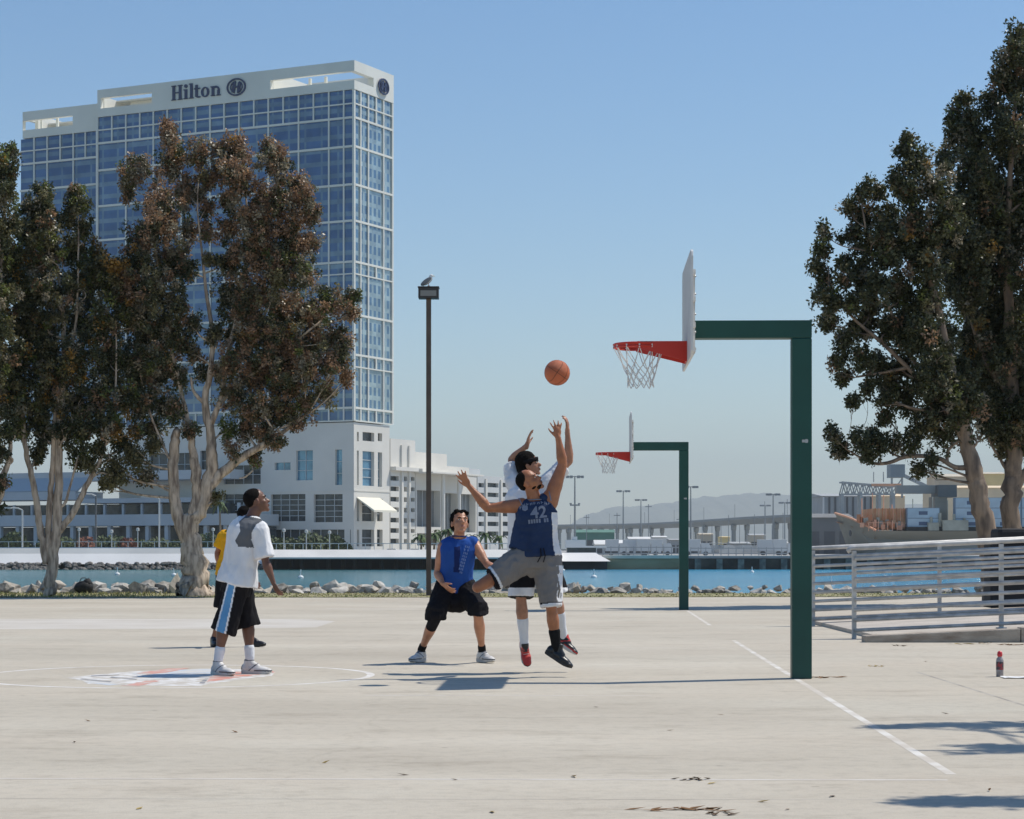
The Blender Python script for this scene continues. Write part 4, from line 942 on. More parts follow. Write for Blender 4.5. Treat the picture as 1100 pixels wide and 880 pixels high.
# ================================================================== basketball hoops
M_green = mat('green_enamel', (.008, .064, .050), .45, var=.12, vscale=2, spec=.4, bump=.05, bscale=60)
M_red = mat('rim_red', (.56, .035, .02), .45)
M_board = mat('board_white', (.62, .62, .60), .45, var=.05, vscale=4)
M_frame = mat('board_frame', (.66, .65, .62), .5, var=.15, vscale=6)
M_net = mat('net_cord', (.66, .66, .64), .9); M_bolt = mat('bolt_steel', (.40, .40, .40), .4, metal=.8)
def hoop():
    t = thing('basketball_hoop', (0, 0, 0), None, 'basketball hoop')
    b = MB(); b.box(-.09, .09, -.09, .09, 0, 3.098); b.build('pole', M_green, t, bevel=.008)
    b = MB(); b.box(-.984, .09, -.0905, .0905, 3.10, 3.262); b.build('arm', M_green, t, bevel=.008)
    b = MB(); b.box(.0, .055, -.093, -.0905, 2.15, 2.175); b.box(.03, .05, -.0955, -.093, 2.145, 2.18); b.build('plate', M_bolt, t)
    b = MB(); n = 6; pts = [(-.81, 2.87), (.81, 2.87), (.86, 2.92)]
    pts += [(.86+.0*k, 3.0+.1*k) for k in range(1)]+[(.86, 3.75), (.84, 3.79), (.80, 3.81)]
    pts += [(-p[0], p[1]) for p in reversed(pts[2:])]
    M = Matrix(((0, 1, 0, -1.045), (1, 0, 0, 0), (0, 0, 1, 0), (0, 0, 0, 1)))
    b.prism(pts, .022, M); bd = b.build('backboard', M_board, t, bevel=.004)
    b = MB()
    for s in (-1, 1):
        b.box(-1.0225, -.988, s*.45-.02, s*.45+.02, 2.93, 3.66)
    for z in (2.95, 3.17, 3.40, 3.64): b.box(-1.0225, -.99, -.62, .62, z-.02, z+.02)
    b.box(-1.0, -.9845, -.14, .14, 2.96, 3.40)
    b.build('board_frame', M_frame, t)
    b = MB()
    for s in (-1, 1):
        for z in (2.97, 3.12, 3.28, 3.46, 3.62): b = MB(); b.sph((-.988, s*.45, z), .012, 8, 5); b.build('bolt', M_bolt, t)
    cx = -1.478; r = .229
    rm = MB(); k = 32; pts = [Vector((cx+r*math.cos(2*math.pi*i/k), r*math.sin(2*math.pi*i/k), 3.05)) for i in range(k+1)]
    rm.tube(pts, .0105, 8, cap=False); pts2 = [p+Vector((0, 0, -.028)) for p in pts]; rm.tube(pts2, .0085, 8, cap=False)
    for i in range(k): rm.add([pts[i]+Vector((0, 0, .006)), pts[i+1]+Vector((0, 0, .006)), pts2[i+1], pts2[i]], [(0, 1, 2, 3)])
    ro = rm.build('rim', M_red, t, smooth=False)
    b = MB()     # tapering side plates from the board to the ring
    for s in (-1, 1):
        y = s*.225; x0, x1 = cx-.02, -1.046
        b.add([(x0, y-.004, 3.062), (x1, y*.62-.004, 3.07), (x1, y*.62-.004, 2.885), (x0, y-.004, 3.005), (x0, y+.004, 3.062), (x1, y*.62+.004, 3.07), (x1, y*.62+.004, 2.885), (x0, y+.004, 3.005)],
              [(0, 1, 2, 3), (7, 6, 5, 4), (0, 4, 5, 1), (1, 5, 6, 2), (2, 6, 7, 3), (3, 7, 4, 0)])
    b.box(-1.24, -1.046, -.14, .14, 3.055, 3.066); b.box(-1.056, -1.0455, -.15, .15, 2.885, 3.068); b.build('bracket', M_red, t)
    b = MB(); nn = 12; lev = [(3.022, .229), (2.88, .160), (2.825, .136), (2.77, .124), (2.715, .118), (2.66, .116)]
    rs = random.Random(5)
    nodes = []
    for j, (z, q) in enumerate(lev):
        row = []
        for i in range(nn):
            a = 2*math.pi*(i+(.5 if j % 2 else 0))/nn; g = 0 if j == 0 else .007
            row.append(Vector((cx+q*math.cos(a)+rs.gauss(0, g)+.004*j, q*math.sin(a)+rs.gauss(0, g), z+rs.gauss(0, g*.6))))
        nodes.append(row)
    for j in range(len(lev)-1):
        for i in range(nn):
            a = nodes[j][i]; c1 = nodes[j+1][i if j % 2 == 0 else (i+1) % nn]; c0 = nodes[j+1][(i-1) % nn if j % 2 == 0 else i]
            for c in (c0, c1): b.tube([a, (a+c)/2+Vector((0, 0, -.004)), c], .0042, 5)
    nt_ = b.build('net', M_net, t)
    b = MB()
    for p in nodes[0]: b.tube([p+Vector((0, 0, .02)), p+Vector((0, 0, -.012))], .008, 6)
    b.build('hooks', M_net, nt_)
    return t
h1 = hoop(); h1.location = ((860.5-CX)/F*19.8, 19.8, 0); h1.rotation_euler = (0, 0, CT); tag(h1, 'near large basketball hoop with red rim and white net on a dark green pole', group='basketball hoops on green poles')
h2 = copy_tree(h1); h2.location = ((734.5-CX)/F*42.2, 42.2, 0); tag(h2, 'far small basketball hoop on a green pole near the water')

# ================================================================== basketball
M_ball = mat('ball_leather', (.50, .13, .05), .6, bump=.5, bscale=220, var=.12, vscale=6)
bp_ = at(598.5, 400.5, 19.4)
b = MB(); b.sph((0, 0, 0), .1135, 36, 22); ball = b.build('basketball', M_ball, smooth=True, loc=bp_)
tag(ball, 'orange basketball in mid air above the reaching hands', 'basketball')
b = MB(); r = .1128
def ringpts(f): return [Vector(f(2*math.pi*i/48))*r for i in range(49)]
b.tube(ringpts(lambda a: (math.cos(a), math.sin(a), 0)), .0022, 5, False); b.tube(ringpts(lambda a: (0, math.cos(a), math.sin(a))), .0022, 5, False)
for s in (-1, 1):
    b.tube([Vector((s*(.55+.25*math.cos(2*a)), math.cos(a)*.75, math.sin(a)*.75)).normalized()*r for a in [2*math.pi*i/48 for i in range(49)]], .0022, 5, False)
sm = b.build('seams', mat('ball_seam', (.06, .03, .02), .8), ball); ball.rotation_euler = (.5, .35, .9)

# ================================================================== floodlight post and gull
pb = Vector((X(460.5, 54.6), 54.6, 0))
post = thing('light_post', pb, 'tall brown steel light post with a boxy floodlight on the grass edge', 'light post'); M_brown = mat('brown_paint', (.085, .06, .045), .55, var=.25, vscale=2)
def lz(py): return ZY(py, 54.6)
b = MB(); b.box(-.062, .062, -.062, .062, 0, lz(321)); b.build('pole', M_brown, post, bevel=.006)
b = MB(); b.box(-.14, .14, -.14, .14, 0, .03); b.build('base_plate', M_brown, post)
b = MB(); b.box(-.255, .255, -.2, .2, lz(321), lz(309)-.02); b.box(-.27, .27, -.215, .215, lz(309)-.019, lz(309)+.01); hd = b.build('lamp_head', mat('lamp_head_dark', (.035, .03, .028), .5), post, bevel=.01)
b = MB(); b.box(-.20, .20, -.205, -.202, lz(319), lz(313)); b.build('lens', mat('lamp_glass', (.22, .21, .19), .2), hd)
b = MB(); b.tube([(0, 0, lz(309)), (0, 0, lz(309)+.05)], .03, 8); b.build('cap', M_brown, post)
gull = thing('seagull', pb+Vector((0, 0, lz(309)+.011)), 'white and grey seagull standing on top of the brown light post', 'seagull')
g = MB(); Mr = Matrix.Rotation(R(-38), 3, 'Y')
g.ell((-.03, 0, .15), (.155, .062, .07), Mr, 18, 12); g.ell((.05, 0, .235), (.05, .04, .06), None, 12, 8); g.ell((.065, 0, .285), (.046, .036, .038), None, 12, 8)
gb = g.build('body', mat('gull_white', (.72, .72, .70), .8), gull, smooth=True)
for s in (-1, 1):
    g = MB(); g.ell((-.06, s*.05, .145), (.17, .018, .055), Matrix.Rotation(R(-36), 3, 'Y'), 14, 8); g.build('wing', mat('gull_grey', (.20, .21, .22), .8) if s < 0 else bpy.data.materials['gull_grey'], gull, smooth=True)
    g = MB(); g.tube([(0, s*.025, .09), (0, s*.025, .0)], .007, 6); g.box(-.01, .035, s*.025-.015, s*.025+.015, 0, .006); g.build('leg', M_boot, gull)
g = MB(); g.tube([(.10, 0, .283), (.155, 0, .272)], [.014, .004], 6); g.build('beak', bpy.data.materials['shed_yellow'], gull)
g = MB(); g.add([(-.12, -.04, .04), (-.12, .04, .04), (-.20, .03, -.03), (-.20, -.03, -.03), (-.12, 0, .06)], [(0, 1, 2, 3), (0, 4, 1), (0, 3, 4), (1, 4, 2), (2, 4, 3)]); g.build('tail', bpy.data.materials['gull_white'], gull)

# ================================================================== ramp with handrails
M_ramp = mat('ramp_concrete', (.47, .42, .36), .9, var=.12, vscale=2.5, bump=.3, bscale=60); M_kerb = mat('kerb_concrete', (.40, .35, .29), .9, col2=(.22, .17, .13), vscale=3, ramp=(.4, .75), bump=.4, bscale=30, stretch=(1, 1, 3))
def rz_(x): return .085+.046*(x-4.43)
rx0, rx1, ry0, ry1 = 4.45, 14.0, 27.4, 34.2
rt = thing('ramp', (rx0, ry0, 0), 'low concrete access ramp with a worn kerb rising to the right edge', 'ramp')
def wedge(b, x0, x1, y0, y1, up, low=None):
    z0, z1 = rz_(x0)+up, rz_(x1)+up; l0 = l1 = -.05
    if low is not None: l0, l1 = rz_(x0)+low, rz_(x1)+low
    x0 -= rx0; x1 -= rx0; y0 -= ry0; y1 -= ry0
    b.add([(x0, y0, l0), (x1, y0, l1), (x1, y0, z1), (x0, y0, z0), (x0, y1, l0), (x1, y1, l1), (x1, y1, z1), (x0, y1, z0)],
          [(0, 1, 2, 3), (7, 6, 5, 4), (0, 4, 5, 1), (1, 5, 6, 2), (2, 6, 7, 3), (3, 7, 4, 0)])
b = MB(); wedge(b, rx0+.3, rx1, ry0+.26, ry1-.2, -.045); b.build('surface', M_ramp, rt)
b = MB()
xs = [rx0, 6.43, 6.52, 9.0, rx1]
for i in range(4): b = MB(); wedge(b, xs[i]+.004, xs[i+1]-.004, ry0, ry0+.25, .012*(i % 2)); b.build('kerb', M_kerb, rt, bevel=.015)
b = MB(); wedge(b, rx0+.1, rx1, ry1-.19, ry1, .02); b.build('kerb', M_kerb, rt, bevel=.015)
M_rail = mat('galvanised_rail', (.50, .485, .46), .5, metal=.12, var=.2, vscale=6)
def rail(Y, x0, label, n=4, gap=1.94, ystep=.0):
    t = thing('handrail', (x0, Y, 0), label, 'railing', 'handrails of the ramp'); H = 1.19
    def top(x): return H+.046*(x)*1.0
    for k in range(n+1):
        x = k*gap; z0 = 0 if k == 0 else rz_(x0+x)-.04
        b = MB(); b.box(x-.028, x+.028, -.03, .03, z0, top(x)-.03); b.build('post', M_rail, t, bevel=.004)
        if k: b = MB(); b.box(x-.06, x+.06, -.06, .06, z0-.005, z0+.012); b.build('foot_plate', M_rail, t)
    L_ = n*gap
    b = MB(); b.tube([(-.05, -.0, top(0)-.05), (-.075, 0, top(0)-.02), (-.05, 0, top(0)), (0, 0, top(0)+.005), (L_, 0, top(L_)+.005)], .033, 10); b.build('top_rail', M_rail, t, smooth=True)
    for j in range(1, 9):
        z = top(0)-.135*j+.0; b = MB(); b.tube([(0 if j > 0 else -.05, -.042, z), (L_, -.042, z+.046*L_)], .0245 if j != 1 else .027, 8); b.build('bar', M_rail, t, smooth=True)
    return t
rail(28.6, X(917.5, 28.6), 'grey galvanised handrail with nine bars on the near side of the ramp')
rail(33.3, X(873.5, 33.3), 'grey galvanised handrail on the far side of the ramp, behind the near one')

# covered black cart behind the ramp
M_blk = mat('black_cover', (.012, .012, .014), .75, bump=.5, bscale=8)
ct = thing('covered_cart', (X(1079, 40), 40, 0), 'black covered cart behind the ramp railing beside the right tree trunks', 'cart')
b = MB(); b.box(-.32, .32, -.3, .3, .10, 1.30); b.build('cover', M_blk, ct, bevel=.04)
b = MB(); b.box(-.19, 1.2, -.36, .36, 1.30, 1.56); b.build('lid', M_blk, ct, bevel=.07)
for sx_ in (-.25, .25): b = MB(); b.tube([(sx_, -.25, .06), (sx_, -.18, .06)], .06, 12); b.build('wheel', M_blk, ct)
b = MB(); b.box(.9, .96, -.3, -.24, 0, 1.31); b.box(.9, .96, .24, .3, 0, 1.31); b.build('support', M_blk, ct)

# ================================================================== drinking bottle and paper
bo = gat(1074, 727); bt_ = thing('drink_bottle', bo, 'clear sports bottle with red cap standing on the concrete at the right', 'bottle')
b = MB(); b.lathe([(.030, 0), (.034, .006), (.034, .06), (.031, .075), (.034, .09), (.034, .15), (.030, .168), (.017, .182), (.017, .19)], n=20); b.build('bottle', mat('bottle_plastic', (.30, .27, .27), .12, var=.3, vscale=30), bt_, smooth=True)
b = MB(); b.lathe([(.0345, .065), (.0348, .07), (.0348, .135), (.0345, .14)], n=20); b.build('label', mat('bottle_label', (.30, .03, .04), .4, col2=(.05, .04, .05), vscale=25, ramp=(.48, .52)), bt_, smooth=True)
b = MB(); b.lathe([(.019, .186), (.023, .190), (.025, .205), (.022, .226), (.012, .236), (.004, .238)], n=18); b.build('cap', mat('bottle_cap', (.60, .03, .04), .35), bt_, smooth=True)
pc = gat(1093, 728.5); b = MB(); n = 8
vs_ = [(-.14+.28*i/n, -.10+.2*j/4, .006+.012*abs(noise.noise(Vector((i*.7, j*.9, 3))))) for j in range(5) for i in range(n+1)]
b.add(vs_, [(j*(n+1)+i, j*(n+1)+i+1, (j+1)*(n+1)+i+1, (j+1)*(n+1)+i) for j in range(4) for i in range(n)])
pp = b.build('paper', mat('white_paper', (.75, .74, .72), .8), loc=(pc.x, pc.y, 0)); tag(pp, 'crumpled white paper lying flat right of the red capped bottle', 'paper')
md = pp.modifiers.new('s', 'SOLIDIFY'); md.thickness = .002

# ================================================================== leaves and twigs on the court
LM = [mat('dry_leaf', (.22, .11, .04), .8), mat('brown_leaf', (.10, .06, .03), .8), mat('ochre_leaf', (.38, .27, .08), .8)]
def leafm(name, m, n, spread, seed):
    r2 = random.Random(seed); b = MB()
    for k in range(n):
        c = Vector((r2.gauss(0, spread), r2.gauss(0, spread), .002)); a = r2.uniform(0, 6.28); l = r2.uniform(.018, .036); d = Vector((math.cos(a), math.sin(a), 0)); e = Vector((-d.y, d.x, 0))*l*.32; u = Vector((0, 0, r2.uniform(.003, .014)))
        b.add([c-d*l, c-d*l*.2+e+u*.5, c+d*l+u, c-d*l*.2-e+u*.4, c-d*l*.1+u*.0], [(0, 4, 1), (0, 3, 4), (1, 4, 2), (4, 3, 2)])
    return b.mesh(name, [m])
spots = [(94, 775, 1, 'small dark leaf in the left foreground'), (80, 798, 1, 'dark leaf lower left, nearest the left edge'), (350, 820, 1, 'brown leaf with a stalk left of the picture centre'), (252, 787, 2, 'pale leaf on the open concrete at left'), (488, 838, 0, 'brown leaf just below the jumping players, on the near line'),
         (617, 835, 1, 'small dark leaf right of the one on the near line'), (774, 768, 0, 'brown leaf right of centre in mid court'), (745, 838, 5, 'scatter of dry leaves on the near line right of centre'), (765, 842, 1, 'dark leaf beside the scatter on the near line'), (738, 870, 6, 'long litter of brown leaves at the bottom edge'), (775, 874, 4, 'thin litter of reddish leaves at the bottom edge'),
         (820, 862, 2, 'ochre leaf at the bottom right of centre'), (846, 870, 1, 'dark grey leaf at the bottom right'), (894, 856, 0, 'brown leaf in front of the thick green pole'), (942, 716, 5, 'upright dry leaf cluster right of the thick pole'), (1063, 850, 1, 'dark leaf at the right, below the shadow'), (1015, 767, 0, 'brown leaf under the bottle'),
         (876, 728, 7, 'clump of brown leaves against the foot of the thick pole'), (860, 640+18, 1, 'leaf near the far tree shadow'), (433, 833, 1, 'dark leaf left of the one on the near line'), (529, 873, 0, 'curled brown leaf at the bottom below the players'), (994, 711, 1, 'leaf below the ramp kerb'), (966, 694, 4, 'leaf litter along the ramp kerb, left'), (1040, 692, 6, 'leaf litter along the ramp kerb, middle'), (1088, 693, 7, 'orange leaf litter along the ramp kerb, right'), (1060, 690.8, 5, 'ochre leaf litter along the ramp kerb'), (150, 869, 1, 'dark leaf at the bottom left'), (720, 785, 2, 'pale leaf in mid court right'), (640, 760, 1, 'dark leaf near the pole shadow')]
for i, (px, py, n, lab) in enumerate(spots):
    me = leafm('leaf', LM[i % 3 if n != 7 else 0], max(1, n*3 if n > 2 else 1), .05 if n > 2 else 0, i)
    o = link('leaf_litter' if n > 2 else 'fallen_leaf', me); o.location = gat(px, py); s = 1.25 if n <= 2 else 1; o.scale = (s*(2.2 if n in (6, 7) else 1), s, s); tag(o, lab, 'leaf' if n <= 2 else 'leaves', 'leaves on the court')

# ================================================================== boulders along the shore
def boulder(seed):
    r2 = random.Random(seed); bm = bmesh.new()
    for k in range(15):
        v = Vector((r2.gauss(0, 1), r2.gauss(0, 1), r2.gauss(0, 1))).normalized(); f = r2.uniform(.86, 1)
        bm.verts.new((v.x*.5*f, v.y*.42*f, v.z*.40*f))
    h = bmesh.ops.convex_hull(bm, input=bm.verts); bmesh.ops.delete(bm, geom=[g for g in h['geom_interior'] if isinstance(g, bmesh.types.BMVert)], context='VERTS')
    bmesh.ops.triangulate(bm, faces=bm.faces); bmesh.ops.subdivide_edges(bm, edges=bm.edges, cuts=2, use_grid_fill=True)
    for v in bm.verts: v.co *= 1+.06*noise.noise(v.co*4+Vector((seed, 0, 0)))+.06*noise.noise(v.co*11)
    me = bpy.data.meshes.new('boulder'); bm.to_mesh(me); bm.free(); return me
def rockm(name, c, c2): return mat(name, c, .9, col2=c2, vscale=4, bump=.8, bscale=9, ramp=(.35, .65))
RM = [rockm('rock_grey', (.34, .32, .28), (.56, .53, .48)), rockm('rock_beige', (.52, .47, .39), (.34, .30, .25)), rockm('rock_dark', (.20, .185, .16), (.42, .39, .34)), rockm('rock_rust', (.42, .24, .14), (.50, .34, .22))]
BM = []
for s in range(12):
    me = boulder(s); me.materials.append(RM[s % 3]); BM.append(me)
rust = boulder(40); rust.materials.append(RM[3])
x = -16.2; i = 0
while x < 25:
    px = CX+x/58.6*F
    row = i % 3
    Y = 58.2+(0 if row != 2 else .55)+rnd.uniform(-.12, .12); sc = rnd.uniform(.30, .70)*(1 if px < 640 else .68); top = .09 if px < 640 else .02
    o = link('boulder', rust if (134 < px < 150 and row != 2) else BM[rnd.randrange(12)]); o.location = (x, Y, top+rnd.uniform(-.10, .10)+(.03 if row == 2 else -.05))
    o.scale = (sc*rnd.uniform(.9, 1.35), sc, sc*rnd.uniform(.8, 1.15)); o.rotation_euler = (rnd.uniform(-.3, .3), rnd.uniform(-.3, .3), rnd.uniform(0, 6.28))
    if row == 2: lab = 'boulder in the back row of the rocks along the shore'
    elif 134 < px < 150: lab = 'rust brown boulder between the two left trunks'
    else: lab = 'pale boulder in the front row of rocks along the shore'
    tag(o, lab, 'rock', 'back row shore boulders' if row == 2 else 'front row shore boulders' if 'pale' in lab else 'shore boulders')
    x += rnd.uniform(.11, .21)*(1 if x < 2.2 else .8); i += 1
o = link('boulder', BM[1]); o.location = (X(187, 57.6), 57.6, .12); o.scale = (.5, .5, 1.25); tag(o, 'upright pale stone against the big left tree trunk', 'rock', 'shore boulders')
b = MB(); b.ell((0, 0, .17), (.26, .17, .17), None, 14, 8); b.ell((.10, .02, .27), (.13, .12, .15), None, 12, 8); o = b.build('bag', M_blk, smooth=True, loc=(X(90, 57.0), 57.0, 0)); jit(o, .03, 9, 1)
tag(o, 'slumped black bag on the grass beside the forked trunk', 'bag')
b = MB(); b.tube([(-.12, -.02, .30), (-.05, -.05, .42), (.05, -.05, .43), (.12, -.02, .34)], .012, 6); b.build('handle', M_blk, o)
# ================================================================== trees
def leaf_mat(name, c, tr=.38):
    m = bpy.data.materials.new(name); m.use_nodes = True; nt = m.node_tree; N = nt.nodes; L = nt.links; b = N['Principled BSDF']
    b.inputs['Roughness'].default_value = .42; b.inputs['Specular IOR Level'].default_value = .5
    g = N.new('ShaderNodeNewGeometry'); r = N.new('ShaderNodeValToRGB'); L.new(g.outputs['Random Per Island'], r.inputs[0])
    e = r.color_ramp.elements; e[0].color = (*[x*.6 for x in c], 1); e[1].color = (*[min(1, x*1.55) for x in c], 1)
    L.new(r.outputs[0], b.inputs['Base Color'])
    t = N.new('ShaderNodeBsdfTranslucent'); L.new(r.outputs[0], t.inputs[0]); mx = N.new('ShaderNodeMixShader'); mx.inputs[0].default_value = tr
    L.new(b.outputs[0], mx.inputs[1]); L.new(t.outputs[0], mx.inputs[2]); L.new(mx.outputs[0], N['Material Output'].inputs[0])
    return m
LMAT = [leaf_mat('leaf_dark_green', (.070, .076, .034)), leaf_mat('leaf_olive', (.155, .14, .065)), leaf_mat('leaf_brown', (.27, .165, .095)), leaf_mat('leaf_gold', (.27, .155, .035)), leaf_mat('leaf_grey_brown', (.26, .225, .155)), leaf_mat('leaf_fresh', (.13, .15, .04))]
def bark_mat():
    m = mat('paper_bark', (.60, .48, .36), .85, col2=(.20, .15, .11), vscale=5.0, ramp=(.40, .66), stretch=(2.2, 2.2, .45), bump=1.0, bscale=9, detail=10)
    return m
M_bark = bark_mat()
M_bark2 = mat('grey_bark', (.30, .22, .155), .9, col2=(.12, .09, .07), vscale=3, ramp=(.4, .65), stretch=(2.2, 2.2, .5), bump=.9, bscale=7)
def smooth_pts(P, Rr, n=5):
    out = []; ro = []
    for i in range(len(P)-1):
        p0, p1, p2, p3 = P[max(i-1, 0)], P[i], P[i+1], P[min(i+2, len(P)-1)]
        for k in range(n):
            t = k/n; out.append(.5*((2*p1)+(p2-p0)*t+(2*p0-5*p1+4*p2-p3)*t*t+(3*p1-p0-3*p2+p3)*t*t*t)); ro.append(Rr[i]+(Rr[i+1]-Rr[i])*t)
    out.append(P[-1]); ro.append(Rr[-1]); return out, ro
def tree(name, label, grp, base, Y, limbs, clumps, mix, seed, leaf=.068, dens=1.0, bark=None, world=False, loose=.0, fill=1.08):
    """limbs: list of (list of (px,py,r_px[,dy])) ; clumps: (px,py,r_px[,dy[,kind]])"""
    rs = random.Random(seed); nr = np.random.default_rng(seed)
    S = 1.0 if world else Y/F
    def W(px, py, dy=0):
        if world: return Vector((px, py, dy))
        p = at(px, py, Y); return Vector((p.x, Y+dy, p.z))
    if world: o0 = Vector(base)
    else: o0 = W(*base); o0.z = 0
    t = thing(name, o0, label, 'tree', grp)
    b = MB(); cand = []
    for lm in limbs:
        P = []; Rr = []
        for q in lm:
            P.append(W(q[0], q[1], q[3] if len(q) > 3 else 0)-o0); Rr.append(q[2]*S)
        P, Rr = smooth_pts(P, Rr)
        for i in range(1, len(P)): P[i] = P[i]+Vector((rs.gauss(0, 1), rs.gauss(0, 1), 0))*Rr[i]*.12
        b.tube(P, Rr, 12, True); cand += list(zip(P, Rr))
    # clumps with own branches
    C = []
    for q in clumps:
        px, py, r = q[:3]; dy = q[3] if len(q) > 3 and q[3] is not None else rs.uniform(-1.0, 1.0)*r*S*1.8; kind = q[4] if len(q) > 4 else None
        if world: c = Vector((px, py, dy))-o0
        else: c = W(px, py, dy)-o0
        C.append((c, r*S*fill, kind))
    for c, r, kind in C:
        best = min(cand, key=lambda k: (k[0]-c).length+max(0, k[0].z-c.z+.3)*2.5)
        a = best[0]; ra = min(best[1]*.6, .03+.03*r); m1 = a.lerp(c, .5)+Vector((rs.gauss(0, .12), rs.gauss(0, .12), -.05*(c-a).length))
        P, Rr = smooth_pts([a, m1, c], [ra, ra*.7, ra*.35]); b.tube(P, Rr, 6, True)
        for k in range(int(5+r*6)):
            v = Vector((rs.gauss(0, 1), rs.gauss(0, 1), rs.gauss(0, 1))).normalized()*r*rs.uniform(.6, 1.02); v.z *= 1.1
            s_ = P[rs.randrange(len(P)//2, len(P))]; e = c+v
            b.tube([s_, s_.lerp(e, .5)+Vector((rs.gauss(0, .05), rs.gauss(0, .05), rs.gauss(0, .05))), e], [ra*.35, ra*.22, .006], 4, False)
    b.build('trunk', bark or M_bark, t, smooth=True)
    # foliage: tufts of small pointed leaves
    cen = []; mi = []; rad = []
    for c, r, kind in C:
        n = max(8, int(dens*60*(r/.55)**1.85))
        for k in range(n):
            v = Vector((rs.gauss(0, 1), rs.gauss(0, 1), rs.gauss(0, 1))).normalized(); f = min(1.5, abs(rs.gauss(.66, .34)))
            p = c+Vector((v.x*r, v.y*r, v.z*r*1.2))*f
            cen.append(p); rad.append(rs.uniform(.11, .20)*(1+loose))
            w_ = kind if kind else mix(p+o0, (p-c).z/max(r, .01), rs)
            if not isinstance(w_, int): w_ = rs.choices(range(6), w_)[0]
            mi.append(w_)
    cen = np.array([tuple(c) for c in cen]); rad = np.array(rad); mi = np.array(mi); per = 62
    n = len(cen)*per; idx = np.repeat(np.arange(len(cen)), per)
    off = nr.normal(size=(n, 3)); off /= np.linalg.norm(off, axis=1)[:, None]; off *= (nr.random(n)**.5)[:, None]*rad[idx][:, None]
    off[:, 2] *= 1.15; pos = cen[idx]+off
    d = off/np.maximum(np.linalg.norm(off, axis=1)[:, None], 1e-6)+nr.normal(size=(n, 3))*.7; d[:, 2] -= .25; d /= np.linalg.norm(d, axis=1)[:, None]
    s = np.cross(d, nr.normal(size=(n, 3))); s /= np.linalg.norm(s, axis=1)[:, None]
    ln = (leaf*nr.uniform(.5, 1.6, n))[:, None]; wd = ln*.30
    V = np.stack([pos-d*ln*.5, pos+s*wd-d*ln*.05, pos+d*ln*.5, pos-s*wd-d*ln*.05], 1).reshape(-1, 3)
    me = bpy.data.meshes.new('crown'); me.vertices.add(n*4); me.vertices.foreach_set('co', V.ravel())
    me.loops.add(n*4); me.loops.foreach_set('vertex_index', np.arange(n*4)); me.polygons.add(n); me.polygons.foreach_set('loop_start', np.arange(n)*4)
    for m in LMAT: me.materials.append(m)
    me.polygons.foreach_set('material_index', mi[idx].astype(np.int32)); me.update(calc_edges=True); me.validate()
    link('crown', me, t); return t
def mixB(p, h, rs):      # brown and grey seed heads on the outer crown, green inside
    if p.z > 8.5: return (.14, .12, .46, .01, .26, .01)
    return (.24, .18, .34, .01, .19, .04) if p.x > -7.2 else (.42, .15, .16, .01, .22, .04)
def mixA(p, h, rs):
    g = noise.noise(Vector((p.x*.7, 3, p.z*.7)))
    return (.48, .24, .05, .14 if g > .22 else .01, .08, .12)
def mixC(p, h, rs): return (.58, .24, .02, .02, .06, .08)
def mixD(p, h, rs): return (.74, .10, .03, .008, .12 if h > .3 else .04, .04)
GL = 'paperbark trees on the left shore'; GR = 'paperbark trees on the right shore'
